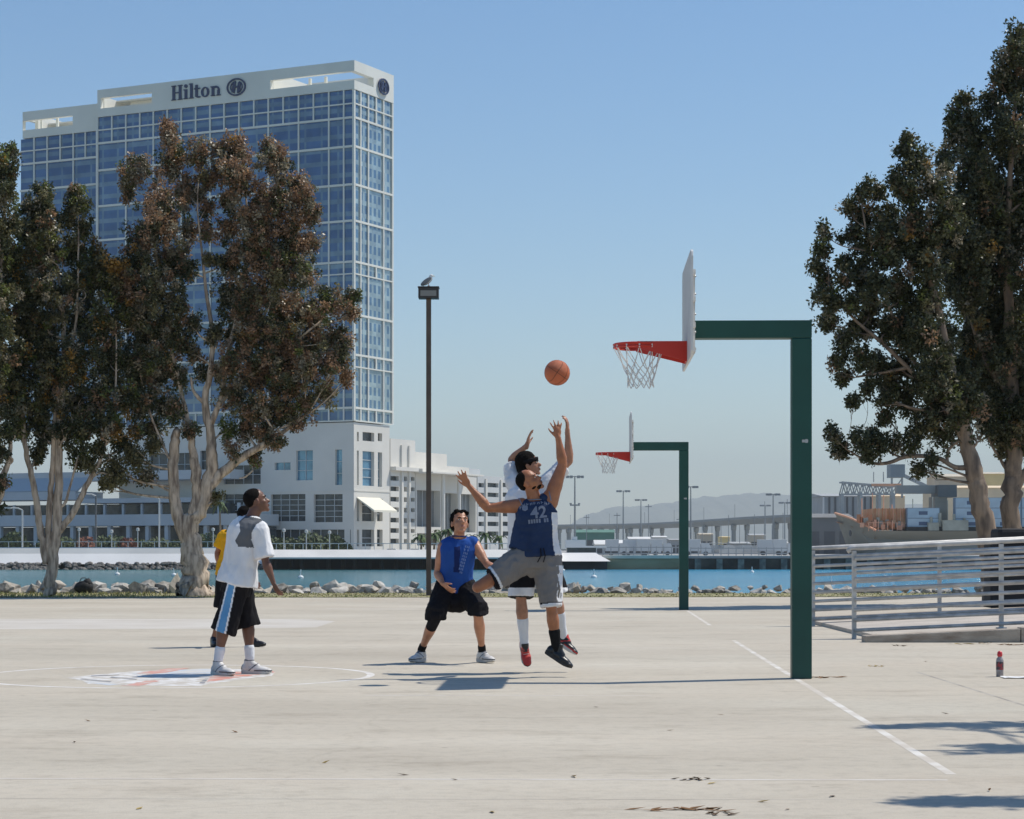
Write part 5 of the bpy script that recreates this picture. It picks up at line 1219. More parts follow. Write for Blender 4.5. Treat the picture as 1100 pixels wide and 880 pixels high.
tree('paperbark_tree', 'large thick trunked tree with brown crown in front of the hotel tower', GL, (208, 638), 54.2,
     [[(209, 640, 22.50), (209, 628, 15.73), (207, 600, 13.25), (205, 575, 10.21), (207, 550, 9.58)],
      [(203, 585, 7.02), (192, 560, 7.02), (187, 535, 6.06), (186, 505, 5.75), (187, 478, 5.43), (190, 462, 4.15)],
      [(207, 560, 7.66), (212, 530, 6.06), (210, 505, 5.75), (206, 480, 4.08), (200, 445, 2.68), (190, 400, 2.04), (178, 350, 1.53), (170, 290, 1.15), (165, 230, 0.76), (178, 150, 0.57)],
      [(214, 555, 7.66), (222, 525, 7.02), (228, 495, 6.38), (226, 465, 4.86), (220, 430, 3.83), (226, 400, 3.19), (228, 360, 2.55), (221, 310, 1.79), (217, 270, 1.28), (212, 220, 0.83), (216, 170, 0.64)],
      [(222, 525, 5.75), (240, 507, 5.43), (256, 494, 4.79), (272, 484, 3.83), (296, 470, 2.55), (330, 445, 1.60)],
      [(227, 455, 3.19), (238, 425, 2.55), (245, 380, 2.17), (258, 320, 1.79), (266, 250, 1.28), (262, 190, 0.76)],
      [(226, 470, 3.19), (232, 440, 2.55), (262, 410, 1.92), (300, 380, 1.53), (345, 345, 0.89)], [(238, 430, 1.66), (262, 380, 1.53), (292, 320, 1.28), (310, 240, 0.76)],
      [(218, 432, 2.55), (208, 420, 1.60), (205, 405, 1.15)], [(272, 505, 0.83), (264, 512, 0.96), (257, 514, 0.64)], [(186, 500, 1.92), (176, 480, 1.28), (160, 440, 1.02), (150, 400, 0.64)]],
     [(180, 138, 8, None, 2), (184, 152, 10), (143, 192, 13), (152, 176, 9), (185, 172, 15), (214, 166, 13), (232, 158, 9), (136, 205, 9), (165, 212, 17), (200, 205, 17), (252, 158, 13), (262, 195, 18), (243, 180, 13), (287, 158, 9), (299, 178, 15), (318, 196, 12), (325, 220, 14), (296, 215, 17),
      (277, 235, 20), (248, 240, 13), (245, 212, 10), (178, 245, 20), (200, 245, 11), (155, 255, 15), (310, 250, 18), (333, 262, 10), (337, 232, 8), (150, 285, 18), (180, 280, 20), (200, 290, 10), (275, 275, 22), (248, 280, 14), (305, 290, 22), (332, 300, 12), (140, 320, 19), (170, 320, 20), (192, 330, 15),
      (245, 318, 15), (270, 320, 22), (300, 330, 22), (330, 335, 18), (355, 328, 13), (372, 322, 10), (380, 316, 6), (378, 338, 7), (150, 355, 20), (178, 362, 18), (197, 372, 12), (250, 355, 16), (277, 362, 22), (308, 368, 22), (338, 368, 17), (362, 360, 12), (372, 372, 8), (140, 395, 20), (168, 400, 19), (192, 405, 10),
      (252, 392, 15), (277, 402, 20), (305, 405, 21), (335, 400, 17), (358, 395, 11), (370, 408, 7), (368, 388, 7), (150, 432, 17), (175, 438, 13), (255, 428, 14), (278, 437, 17), (303, 440, 16), (325, 432, 14), (348, 422, 11), (318, 455, 8), (160, 460, 10), (262, 460, 11), (285, 467, 12), (300, 474, 8), (250, 482, 7), (272, 492, 7), (243, 460, 8, None, 5),
      (222, 250, 9), (228, 280, 9), (232, 360, 9), (222, 195, 10), (222, 222, 8), (205, 348, 8), (208, 380, 8), (215, 400, 7), (286, 260, 16), (318, 270, 14), (262, 345, 14), (292, 385, 14), (322, 385, 14), (165, 385, 13), (150, 340, 13), (188, 440, 10), (205, 462, 9), (236, 400, 8), (212, 352, 6), (165, 480, 9, None, 1), (147, 492, 12, None, 1), (128, 505, 12, None, 1), (114, 518, 9, None, 1), (158, 512, 8, None, 0), (232, 534, 5, None, 1)],
     mixB, 11, dens=1.45)
tree('paperbark_tree', 'slender forked tree with green and golden crown near the left edge', GL, (54, 638), 53.6,
     [[(54, 640, 7.03), (54, 628, 6.36), (56, 600, 6.07), (60, 570, 5.55), (63, 520, 4.44), (64, 470, 3.70), (67, 420, 2.96), (68, 350, 2.22), (60, 280, 1.48), (47, 215, 0.74)],
      [(50, 606, 4.44), (45, 580, 4.07), (42, 560, 3.70), (38, 530, 3.40), (31, 498, 2.96), (26, 470, 2.59), (22, 400, 1.92), (20, 330, 1.33), (25, 250, 0.74)],
      [(51, 602, 3.70), (52, 575, 3.33), (53, 545, 3.33), (56, 510, 2.96), (58, 470, 2.52), (62, 430, 2.07), (80, 360, 1.48), (84, 280, 1.04), (84, 210, 0.59)],
      [(62, 572, 3.70), (75, 556, 3.55), (84, 540, 3.26), (93, 522, 2.96), (104, 502, 2.37), (112, 480, 1.78), (122, 440, 1.33), (125, 370, 0.89), (122, 300, 0.59)], [(98, 514, 1.04), (108, 508, 0.96), (120, 511, 0.74)], [(62, 546, 1.48), (70, 540, 1.63), (76, 520, 1.18), (84, 490, 0.89)]],
     [(44, 205, 11), (52, 222, 12), (36, 226, 13), (80, 205, 10), (86, 222, 11), (72, 232, 11), (30, 250, 16), (56, 248, 15), (88, 245, 10), (20, 280, 18), (48, 278, 20), (76, 265, 16), (98, 272, 12), (112, 284, 10, None, 1), (126, 288, 9, None, 3), (126, 300, 11, None, 1), (138, 300, 9, None, 2), (100, 295, 15), (24, 315, 20), (52, 312, 22), (82, 305, 20), (120, 312, 15),
      (20, 350, 20), (50, 350, 24), (84, 345, 22), (115, 345, 18), (135, 340, 11), (20, 388, 20), (50, 390, 24), (84, 388, 24), (116, 382, 20), (138, 390, 13), (18, 425, 18), (48, 428, 22), (80, 430, 22), (112, 422, 18), (136, 428, 12), (20, 458, 14), (45, 462, 16), (76, 465, 15), (100, 462, 16), (122, 458, 12), (38, 488, 9), (84, 490, 10), (106, 484, 9), (128, 478, 10), (142, 462, 8), (98, 500, 6, None, 1)],
     mixA, 12, dens=1.4)
tree('paperbark_tree', 'tree cut by the left edge with only low limbs and dark crown in view', GL, (-24, 640), 52.5,
     [[(-24, 642, 12), (-24, 600, 10), (-20, 560, 9), (-12, 520, 7), (-6, 470, 5.5), (-4, 400, 4), (0, 300, 2.4), (8, 180, 1)], [(-14, 530, 5), (0, 515, 4), (8, 500, 3), (12, 470, 2)], [(-16, 555, 4), (-2, 540, 3), (6, 520, 2)], [(-22, 570, 6), (-40, 500, 4), (-50, 400, 3), (-45, 250, 2)]],
     [(8, 162, 8), (2, 178, 12), (14, 184, 9), (-6, 205, 16), (10, 212, 13), (-30, 220, 24), (4, 245, 17), (-12, 270, 22), (8, 285, 14), (-40, 290, 28), (0, 318, 20), (-20, 340, 26), (6, 360, 16), (-50, 370, 32), (0, 395, 18), (-20, 420, 26), (6, 440, 13), (-8, 470, 16), (4, 485, 9), (10, 462, 8), (-40, 470, 26), (2, 520, 8), (-8, 545, 9)],
     mixC, 13, dens=1.4)
tree('paperbark_tree', 'dark tree with long low left branch over the ship, left trunk of two', GR, (1070, 655), 44.5,
     [[(1072, 652, 17), (1068, 625, 12.5), (1063, 590, 11), (1057, 560, 10.5), (1051, 530, 10), (1046, 505, 9.5), (1040, 478, 8), (1032, 440, 6.5), (1020, 390, 5), (1005, 320, 3.6), (985, 250, 2.4), (975, 170, 1)],
      [(1042, 502, 3.4), (1026, 502, 2.6), (1010, 493, 2.5), (992, 490, 2.3), (972, 491, 2.2), (955, 497, 2), (940, 498, 1.6), (925, 492, 1.1), (908, 482, .7)], [(1018, 497, 1.8), (1018, 486, 1.8), (1024, 478, 1.6), (1034, 472, 1.3)],
      [(1040, 478, 5), (1020, 450, 4), (1000, 420, 3.2), (975, 395, 2.6), (950, 370, 2.2), (920, 345, 1.6), (890, 310, .9)], [(1005, 415, 2.6), (975, 378, 2.2), (955, 330, 1.7), (935, 270, 1.3), (925, 215, .8)], [(975, 395, 2), (950, 400, 1.5), (920, 405, 1)]],
     [(885, 252, 8), (884, 268, 9), (880, 285, 8), (888, 300, 10), (882, 318, 9), (896, 325, 10), (893, 345, 11), (905, 365, 12), (900, 388, 9), (908, 405, 9), (925, 205, 9), (918, 222, 10), (932, 232, 12), (918, 250, 11), (905, 300, 9), (912, 280, 9), (935, 262, 14), (925, 290, 12), (975, 152, 8), (968, 168, 9), (985, 178, 13), (960, 195, 10), (945, 205, 9),
      (972, 210, 16), (1000, 205, 17), (955, 235, 14), (980, 245, 19), (1012, 240, 19), (955, 275, 16), (985, 285, 20), (940, 310, 15), (965, 315, 18), (1000, 320, 22), (915, 330, 10), (930, 350, 14), (955, 355, 16), (985, 358, 19), (1015, 358, 20), (925, 385, 11), (945, 392, 13), (970, 395, 15), (1000, 398, 18), (1030, 398, 18), (930, 415, 9), (950, 425, 11), (978, 430, 14), (1008, 435, 16), (1038, 435, 16), (915, 430, 6), (955, 448, 8), (985, 460, 9), (1015, 466, 11), (1040, 465, 10),
      (938, 330, 14), (968, 345, 14), (990, 340, 15), (1010, 380, 15), (958, 410, 11), (990, 415, 13), (1020, 415, 14), (930, 300, 12), (948, 255, 12), (965, 262, 13), (995, 262, 15), (1020, 450, 12), (1000, 450, 12), (975, 365, 13), (896, 468, 7), (904, 482, 10), (918, 476, 9), (932, 486, 10), (946, 478, 8), (938, 468, 7), (962, 472, 8), (978, 478, 8), (990, 505, 5), (1000, 497, 6)],
     mixD, 14, dens=1.45, bark=M_bark2)
tree('paperbark_tree', 'tallest dark tree cut by the right edge, right trunk of two', GR, (1090, 652), 46.0,
     [[(1089, 652, 14), (1089, 620, 11), (1088, 580, 10), (1086, 545, 10), (1088, 510, 9.5), (1090, 480, 8.5), (1088, 430, 7), (1084, 350, 5.5), (1082, 250, 4), (1088, 150, 2.4), (1094, 60, 1)],
      [(1087, 530, 5), (1100, 510, 5), (1120, 490, 4), (1150, 450, 3)], [(1084, 510, 2), (1074, 492, 1.6), (1066, 480, 1.2), (1060, 465, 1)], [(1088, 430, 4), (1060, 390, 3), (1040, 320, 2.4), (1035, 200, 1.4), (1035, 120, .8)], [(1086, 400, 4), (1120, 350, 3.4), (1150, 250, 2.4)]],
     [(1094, 40, 12), (1104, 60, 18), (1082, 68, 13), (1070, 84, 10), (1092, 92, 18), (1115, 100, 26), (1036, 108, 9), (1026, 122, 10), (1044, 128, 12), (1028, 145, 13), (1068, 110, 13), (1050, 155, 17), (1078, 145, 22), (1108, 150, 28), (1018, 170, 13), (1042, 190, 20), (1074, 195, 26), (1110, 205, 30), (1030, 225, 20), (1062, 240, 26), (1100, 255, 30), (1040, 275, 24), (1078, 295, 28), (1115, 310, 32), (1035, 320, 20),
      (1062, 345, 26), (1100, 360, 30), (1060, 395, 22), (1090, 410, 26), (1125, 420, 30), (1065, 435, 18), (1092, 450, 18), (1070, 462, 12), (1104, 472, 16), (1080, 482, 8, None, 1), (1020, 260, 20), (1025, 300, 20), (1048, 300, 20), (1085, 335, 24), (1050, 370, 20), (1078, 378, 22), (1100, 440, 20), (1045, 415, 16), (1060, 215, 20), (1090, 230, 22), (1055, 455, 12), (1085, 465, 12), (1140, 260, 30), (1150, 350, 34), (1140, 180, 26)],
     mixD, 15, dens=1.5, bark=M_bark2)
# tree outside the picture on the right: its crown edge throws the shade in the foreground
def over(px, py, z): g = gat(px, py); s = SUN/SUN.z*z; return (g.x+s.x, g.y+s.y)
cl = []
for px, py, r, z in ((960, 781, .17, 5.2), (1010, 779, .2, 5.6), (1050, 780, .22, 5.8), (1095, 778, .3, 6), (1150, 780, .5, 6), (1075, 803, .2, 5.2), (1110, 804, .3, 5.4), (1160, 806, .5, 5.6), (985, 861, .14, 5.0), (1030, 862, .16, 5.2), (1075, 862, .18, 5.4), (1120, 862, .3, 5.6), (1180, 862, .5, 5.6)):
    xy = over(px, py, z); cl.append((xy[0], xy[1], r, z))
for k in range(26):
    a = rnd.uniform(0, 6.28); q = rnd.uniform(.2, 1.9); cl.append((9.6+q*math.cos(a), 14.5+q*math.sin(a), rnd.uniform(.5, .8), rnd.uniform(4.6, 9)))
tree('paperbark_tree', 'tree standing right of the picture whose branch tips shade the foreground', GR, (9.8, 14.6, 0), 0,
     [[(9.8, 14.6, .24, 0), (9.75, 14.6, .2, 1.5), (9.7, 14.5, .17, 3), (9.6, 14.5, .12, 5), (9.7, 14.4, .06, 8)], [(9.7, 14.5, .12, 3), (8.4, 14.2, .07, 4.6), (6.8, 14.0, .04, 5.3), (5.6, 14.0, .02, 5.6)], [(9.7, 14.5, .1, 3), (8.6, 12.8, .05, 4.8), (7.0, 11.9, .02, 5.3)]],
     cl, mixC, 16, world=True, dens=.27, fill=.95)
# ================================================================== people
from mathutils.bvhtree import BVHTree
def remesh(mb, name, mats, parent, vox=.0075, smooth=2, wr=0, wsc=7, seed=0, faces=None, origin=None, wst=(1, 1, 1)):
    me = mb.mesh('tmp', mats); bm = bmesh.new(); bm.from_mesh(me); bmesh.ops.recalc_face_normals(bm, faces=bm.faces); bm.to_mesh(me); bm.free()
    ob = bpy.data.objects.new('tmp', me); COL.objects.link(ob)
    md = ob.modifiers.new('r', 'REMESH'); md.mode = 'VOXEL'; md.voxel_size = vox
    if smooth: s = ob.modifiers.new('s', 'SMOOTH'); s.factor = .5; s.iterations = smooth
    dg = bpy.context.evaluated_depsgraph_get(); m2 = bpy.data.meshes.new_from_object(ob.evaluated_get(dg)); bpy.data.objects.remove(ob)
    m2.name = name; m2.materials.clear()
    for m in (mats if isinstance(mats, (list, tuple)) else [mats]): m2.materials.append(m)
    if wr:
        nn = [v.normal.copy() for v in m2.vertices]
        for v, n in zip(m2.vertices, nn):
            p = Vector((v.co.x*wst[0], v.co.y*wst[1], v.co.z*wst[2]))*wsc+Vector((seed*5.1, seed, 0))
            d = noise.noise(p)+.5*(1-2*abs(noise.noise(p*2.1)))+.25*noise.noise(p*4.3); v.co += n*(d*wr)
    m2.polygons.foreach_set('use_smooth', [True]*len(m2.polygons))
    if faces:
        for f in m2.polygons: f.material_index = faces(f.center, f.normal)
    else: m2.polygons.foreach_set('material_index', [0]*len(m2.polygons))
    m2.update(); o = link(name, m2, parent); return o
def frame(f, u):
    """columns: forward, left, up"""
    f = Vector(f).normalized(); u = Vector(u); u = (u-f*u.dot(f)).normalized(); l = u.cross(f)
    return Matrix((f, l, u)).transposed()
def capsule(b, P, Rr, n=12):
    b.tube(P, Rr, n); b.sph(P[0], Rr[0]*.985, n, 7); b.sph(P[-1], Rr[-1]*.985, n, 7)
def limb(b, a, c, prof, n=14):
    a, c = Vector(a), Vector(c); capsule(b, [a.lerp(c, t) for t, _ in prof], [r for _, r in prof], n)
UPA = [(0, .058), (.15, .060), (.35, .055), (.5, .053), (.72, .042), (.9, .037), (1, .038)]
FORE = [(0, .038), (.12, .041), (.25, .044), (.5, .037), (.8, .027), (1, .025)]
THI = [(0, .088), (.3, .083), (.6, .068), (.9, .055), (1, .053)]
SHIN = [(0, .053), (.08, .051), (.18, .053), (.32, .059), (.45, .054), (.65, .041), (.85, .034), (1, .036)]
def hand(b, w, d, n, thumb=1, spread=.25, curl=.25, s=1.0, each=None):
    """w wrist, d finger direction, n palm normal (side the fingers curl to), thumb +1/-1 side"""
    d = Vector(d).normalized(); n = Vector(n); n = (n-d*n.dot(d)).normalized(); x = d.cross(n)*thumb    # x: towards the thumb
    M = Matrix((d, x, n)).transposed(); w = Vector(w)
    def L(a, c, e): return w+M @ (Vector((a, c, e))*s)
    limb(b, L(-.02, 0, 0), L(.02, 0, 0), [(0, .025*s), (1, .023*s)], 10)
    b.ell(L(.052, 0, 0), (.050*s, .039*s, .0155*s), M, 14, 9); b.ell(L(.03, .018, .006), (.032*s, .018*s, .016*s), M, 12, 8)
    for k, (yo, ln) in enumerate(((.029, .070), (.010, .079), (-.010, .073), (-.028, .056))):
        a = (yo/.029)*spread; c = curl if each is None else each[k]
        p = Vector((.085-abs(yo)*.18, yo, 0)); dirv = Vector((math.cos(a), math.sin(a), 0)); P = [p-dirv*.015]; ang = c*.5
        for q in range(3):
            l = ln*(.45, .32, .27)[q]; dd = dirv*math.cos(ang)+Vector((0, 0, 1))*math.sin(ang); P.append(P[-1]+dd*(l+(.015 if q == 0 else 0))); ang += c
        capsule(b, [L(*v) for v in P], [.0102*s, .0095*s, .0088*s, .0076*s], 8)
    P = [Vector((.015, .022, .004)), Vector((.043, .047, .012)), Vector((.068, .064, .020)), Vector((.090, .074, .030))]
    capsule(b, [L(*v) for v in P], [.014*s, .0118*s, .0102*s, .0085*s], 8)
def torso(b, P, N, side, secs, infl=0., fwd=None):
    """loft from pelvis P to neck base N; secs: (t, halfwidth, halfdepth, forward offset)"""
    P, N = Vector(P), Vector(N); up = (N-P).normalized(); pts = []; n = 22
    s0, s1 = [Vector(s).normalized() for s in side]; o = len(b.v)
    for t, hw, hd, fo in secs:
        tt = min(max(t, 0), 1); s = s0.lerp(s1, tt); s = (s-up*s.dot(up)).normalized(); f = s.cross(up)
        c = P+(N-P)*t+f*fo
        for k in range(n):
            a = 2*math.pi*k/n; ca, sa = math.cos(a), math.sin(a); e = .8
            b.v.append(tuple(c+s*(hw+infl)*math.copysign(abs(ca)**e, ca)+f*(hd+infl)*math.copysign(abs(sa)**e, sa)))
    for i in range(len(secs)-1):
        for k in range(n): b.f.append((o+i*n+k, o+i*n+(k+1) % n, o+(i+1)*n+(k+1) % n, o+(i+1)*n+k)); b.mi.append(0)
    b.f.append(tuple(o+n-1-k for k in range(n))); b.mi.append(0); e = o+(len(secs)-1)*n; b.f.append(tuple(e+k for k in range(n))); b.mi.append(0)
BODY = [(-.10, .12, .09, 0), (0, .160, .108, 0), (.25, .145, .10, 0), (.42, .138, .10, .005), (.62, .160, .112, .01), (.80, .172, .112, .008), (.92, .150, .088, 0), (1.0, .075, .062, -.005), (1.04, .055, .05, 0)]
SHIRT = [(-.24, .190, .135, 0), (-.10, .188, .135, 0), (.12, .176, .125, .005), (.42, .168, .12, .012), (.65, .176, .126, .014), (.80, .182, .122, .01), (.91, .165, .098, .002), (.985, .095, .074, -.004)]
def head(b, c, M, s=1.0):
    def L(x, y, z): return c+M @ (Vector((x, y, z))*s)
    def E(x, y, z, a, d, e, R3=None): b.ell(L(x, y, z), (a*s, d*s, e*s), M if R3 is None else M @ R3, 18, 12)
    E(-.014, 0, .040, .098, .076, .090); E(.022, 0, -.018, .070, .062, .080); E(.040, 0, -.062, .046, .046, .040); E(.070, 0, -.094, .020, .024, .018)
    E(.070, 0, .030, .020, .050, .016); E(.050, .034, -.018, .030, .026, .026); E(.050, -.034, -.018, .030, .026, .026)
    b.tube([L(.078, 0, .018), L(.096, 0, -.008), L(.108, 0, -.024)], [.009*s, .012*s, .014*s], 8); E(.104, 0, -.026, .014, .019, .010)
    E(.088, 0, -.052, .010, .024, .007); E(.085, 0, -.064, .011, .022, .008)
    for q in (-1, 1): E(-.004, q*.076, -.006, .017, .010, .033, Matrix.Rotation(R(8), 3, 'Y'))
def face_parts(t, c, M, skin_dark, s=1.0, beard=None):
    def L(x, y, z): return c+M @ (Vector((x, y, z))*s)
    for q in (-1, 1):
        b = MB(); b.ell(L(.0835, q*.029, .008), (.007*s, .0135*s, .0062*s), M, 10, 6); ey = b.build('eye', MP['eye'], t, smooth=True)
        b = MB(); b.ell(L(.0895, q*.028, .008), (.0025*s, .0058*s, .0055*s), M, 8, 5); b.build('iris', MP['dark'], ey, smooth=True)
        b = MB(); b.tube([L(.088, q*.014, .026), L(.090, q*.028, .032), L(.080, q*.045, .027)], [.0035*s, .0042*s, .0025*s], 6); b.build('eyebrow', MP['hair'], t, smooth=True)
    b = MB(); b.ell(L(.0955, 0, -.052), (.0035*s, .021*s, .0048*s), M, 10, 6); b.ell(L(.094, 0, -.0625), (.004*s, .019*s, .0055*s), M, 10, 6); b.build('lips', skin_dark, t, smooth=True)
def skin(name, c): return mat(name, c, .44, var=.17, vscale=11, bump=.2, bscale=70, spec=.5, detail=8)
MP = {'eye': mat('eye_white', (.55, .52, .48), .3), 'dark': mat('iris_dark', (.02, .015, .01), .3), 'hair': mat('black_hair', (.010, .008, .007), .85, spec=.1, bump=.8, bscale=160),
      'skinA': skin('skin_deep', (.15, .066, .038)), 'skinB': skin('skin_tan', (.45, .205, .115)), 'skinC': skin('skin_brown', (.34, .132, .060)), 'skinD': skin('skin_warm', (.36, .17, .10)),
      'lipA': mat('lip_deep', (.12, .045, .035), .45), 'lipB': mat('lip_tan', (.36, .13, .10), .45)}
def cloth(name, c, sp=.15): return mat(name, c, .9, var=.10, vscale=6, bump=.7, bscale=16, spec=sp, stretch=(1, 1, .4))
K = {'white': cloth('white_cotton', (.74, .74, .75)), 'grey': cloth('grey_panel_cloth', (.12, .125, .135)), 'black': cloth('black_cloth', (.013, .012, .014)), 'navy': cloth('navy_mesh', (.024, .042, .095)),
     'royal': cloth('royal_blue_cotton', (.022, .078, .31)), 'royald': cloth('dark_blue_print', (.012, .025, .11)), 'sgrey': cloth('grey_fleece', (.205, .19, .18)), 'stripe': cloth('light_blue_stripe', (.12, .30, .52)),
     'yellow': cloth('yellow_cotton', (.74, .36, .015)), 'sock': cloth('white_sock', (.70, .71, .74)), 'bsock': cloth('black_sock', (.012, .012, .013)), 'letter': cloth('faded_lettering', (.20, .23, .30)), 'lettr2': cloth('pale_lettering', (.16, .24, .48))}
SM = {'white': mat('white_leather', (.60, .58, .56), .5, var=.15, vscale=14), 'dgrey': mat('dark_grey_leather', (.09, .09, .10), .5), 'grey': mat('grey_leather', (.33, .33, .32), .5, var=.25, vscale=20), 'black': mat('black_leather', (.012, .012, .013), .35), 'red': mat('red_leather', (.50, .035, .025), .45),
      'rub': mat('pale_rubber', (.52, .50, .47), .7), 'brub': mat('black_rubber', (.02, .02, .02), .6)}
def shoe(t, ank, toe, up, up_m, sole_m, acc=None, s=1.0, name='shoe', high=0.):
    M = frame(toe, up); ank = Vector(ank)
    def L(x, y, z): return ank+M @ (Vector((x, y, z-.082))*s)
    b = MB(); E = lambda x, y, z, a, d, e: b.ell(L(x, y, z), (a*s, d*s, e*s), M, 16, 9)
    E(-.038, 0, .052, .042, .036, .046); E(.035, 0, .048, .085, .042, .042); E(.105, 0, .040, .075, .047, .032); E(.155, .0, .034, .045, .042, .024)
    b.tube([L(.075, 0, .062), L(.02, 0, .085), L(-.005, 0, .105+high)], [.030*s, .036*s, .038*s], 12); b.tube([L(-.02, 0, .05), L(-.012, 0, .108+high)], [.040*s, .038*s], 12)
    fm = None
    if acc is not None:
        Mi = M.transposed()
        def fm(c, n):
            q = (Mi @ (c-ank))/s; x, z = q.x, q.z+.082
            return 1 if (z > .098+high or (abs(x-.02-(z-.05)*1.2) < .007 and z > .03) or (abs(z-.034) < .006 and x > .05) or (x < -.062 and z > .04)) else 0
    so = remesh(b, name, [up_m, acc] if acc is not None else up_m, t, .0065, 2, faces=fm)
    b = MB(); out = [(-.078, 0), (-.068, .026), (-.03, .036), (.03, .037), (.09, .047), (.14, .045), (.18, .028), (.195, 0), (.18, -.028), (.14, -.044), (.09, -.044), (.03, -.034), (-.03, -.034), (-.068, -.026)]
    n = len(out); vs_ = []
    for z, g in ((.0, .93), (.006, 1.0), (.022, 1.03), (.030, .98)): vs_ += [L(x*g if x > 0 else x*g, y*g, z+(.012*max(0, (x-.11)/.085)**2 if z < .01 else 0)+(.008 if x < -.02 and z > .02 else 0)) for x, y in out]
    b.add(vs_, [tuple(range(n))]+[tuple(3*n+n-1-k for k in range(n))]+[(r_*n+k, r_*n+(k+1) % n, (r_+1)*n+(k+1) % n, (r_+1)*n+k) for r_ in range(3) for k in range(n)])
    b.build('sole', sole_m, so, smooth=False)
    b = MB()
    for k in range(4): x = .09-.021*k; z = .074+.011*k; b.tube([L(x, -.026, z-.006), L(x+.004, 0, z+.004), L(x, .026, z-.006)], .0035*s, 5)
    b.build('laces', SM['rub'] if up_m is not SM['black'] else SM['brub'], so); return so
def project(text, size, obj, c, right, up, normal, m, name, rot=0., off=.004, extr=None):
    """lettering that follows the cloth: flat text cut fine, dropped on the surface"""
    if isinstance(text, str):
        cu = bpy.data.curves.new('t', 'FONT'); cu.body = text; cu.size = size; cu.align_x = 'CENTER'; cu.align_y = 'CENTER'; cu.offset = size*.022
        to = bpy.data.objects.new('t', cu); COL.objects.link(to); dg = bpy.context.evaluated_depsgraph_get(); me = bpy.data.meshes.new_from_object(to.evaluated_get(dg)); bpy.data.objects.remove(to)
        bm = bmesh.new(); bm.from_mesh(me)
    else:
        bm = bmesh.new()
        for q in text:
            vs_ = [bm.verts.new((x*size, y*size, 0)) for x, y in q]; bm.faces.new(vs_)
    bmesh.ops.triangulate(bm, faces=bm.faces)
    for _ in range(5):
        es = [e for e in bm.edges if e.calc_length() > .018]
        if not es: break
        bmesh.ops.subdivide_edges(bm, edges=es, cuts=1); bmesh.ops.triangulate(bm, faces=bm.faces)
    bv = BVHTree.FromPolygons([v.co for v in obj.data.vertices], [tuple(p.vertices) for p in obj.data.polygons])
    c, right, up, normal = Vector(c), Vector(right).normalized(), Vector(up).normalized(), Vector(normal).normalized(); ca, sa = math.cos(rot), math.sin(rot)
    miss = set()
    for v in bm.verts:
        x, y = v.co.x*ca-v.co.y*sa, v.co.x*sa+v.co.y*ca; p = c+right*x+up*y+normal*.5
        h = bv.ray_cast(p, -normal, 1.0); v.co = (h[0] if h[0] is not None else p-normal*.5)+normal*off
        if h[0] is None or (h[0]-c).dot(normal)+.5 < -.35: miss.add(v)
    bmesh.ops.delete(bm, geom=[v for v in bm.verts if v in miss], context='VERTS')
    me = bpy.data.meshes.new(name); bm.to_mesh(me); bm.free(); me.materials.append(m); return link(name, me, obj)
class Person:
    def __init__(s, px, Y0, label):
        s.Y0 = Y0; s.o = Vector((X(px, Y0), Y0, 0)); s.t = thing('person', s.o, label, 'person', None)
    def J(s, px, py, dy=0.): return at(px, py, s.Y0+dy)-s.o
def collar(t, N, up, f, r, m, wd=.007):
    b = MB(); M = frame(f, up); b.tube([N+M @ Vector((r*math.cos(a)*.85, r*math.sin(a), 0)) for a in [2*math.pi*k/24 for k in range(25)]], wd, 6, False); return b.build('collar', m, t, smooth=True)

# ---- 1  man in the white shirt and black shorts
A = Person(254, 20.4, 'man in white shirt with grey back panel and black striped shorts, standing and looking up'); J = A.J; t = A.t
fw = Vector((.86, .46, 0)).normalized(); lf = Vector((-.46, .86, 0)).normalized()
P, N = J(257, 614), J(269, 557); SR, SL = J(279.5, 569, -.14), J(259, 567, .17); HR, HL = P-lf*.09+Vector((0, 0, -.01)), P+lf*.09+Vector((0, 0, -.01))
hM = frame((.90, .22, .30), (-.30, 0, 1)); hc = J(276, 539.5, .02)
ER, WR = J(285.5, 604, -.17), J(293.5, 625.5, -.19); EL_, WL = J(250, 602, .26), J(266, 620, .40)
KR, AR = J(242, 663, -.12), J(234.5, 709.5, -.10); KL, AL = J(266, 662, .14), J(268.5, 708, .10)
b = MB(); torso(b, P, N, (-lf, -lf), [(a, w_*1.02, d*1.05, o) for a, w_, d, o in BODY]); limb(b, N-Vector((0, 0, .03)), hc+hM @ Vector((-.025, 0, -.055)), [(0, .066), (.5, .060), (1, .060)]); head(b, hc, hM, 1.04)
for S_, E_, W_ in ((SR, ER, WR), (SL, EL_, WL)): limb(b, S_, E_, UPA); limb(b, E_, W_, FORE)
hand(b, WR, (.40, -.1, -.85), (.6, .5, .3), -1, .12, .42, .98); hand(b, WL, (.6, .2, -.6), (.5, -.6, 0), 1, .1, .4)
for H_, K_, A_ in ((HR, KR, AR), (HL, KL, AL)): limb(b, H_, K_, THI); limb(b, K_, A_, [(q, r*1.04) for q, r in SHIN])
remesh(b, 'body', MP['skinA'], t, .0075, 3)
b = MB(); q = hM
b.ell(hc+q @ Vector((-.022, 0, .050)), (.0955*1.04, .079*1.04, .086*1.04), q, 20, 12); b.ell(hc+q @ Vector((-.050, 0, .012)), (.064, .068, .05), q, 16, 10)
remesh(b, 'hair', MP['hair'], t, .006, 2, wr=.001, wsc=60); face_parts(t, hc, hM, MP['lipA'], 1.04)
b = MB(); torso(b, P, N, (-lf, -lf), [(-.24, .215, .165, 0), (-.10, .205, .155, 0)]+SHIRT[2:], .022)
for S_, E_ in ((SR, ER), (SL, EL_)):
    limb(b, S_, S_.lerp(E_, .3), [(0, .082), (1, .082)]); b.tube([S_, S_.lerp(E_, .45), S_.lerp(E_, .86)], [.085, .085, .090], 16)
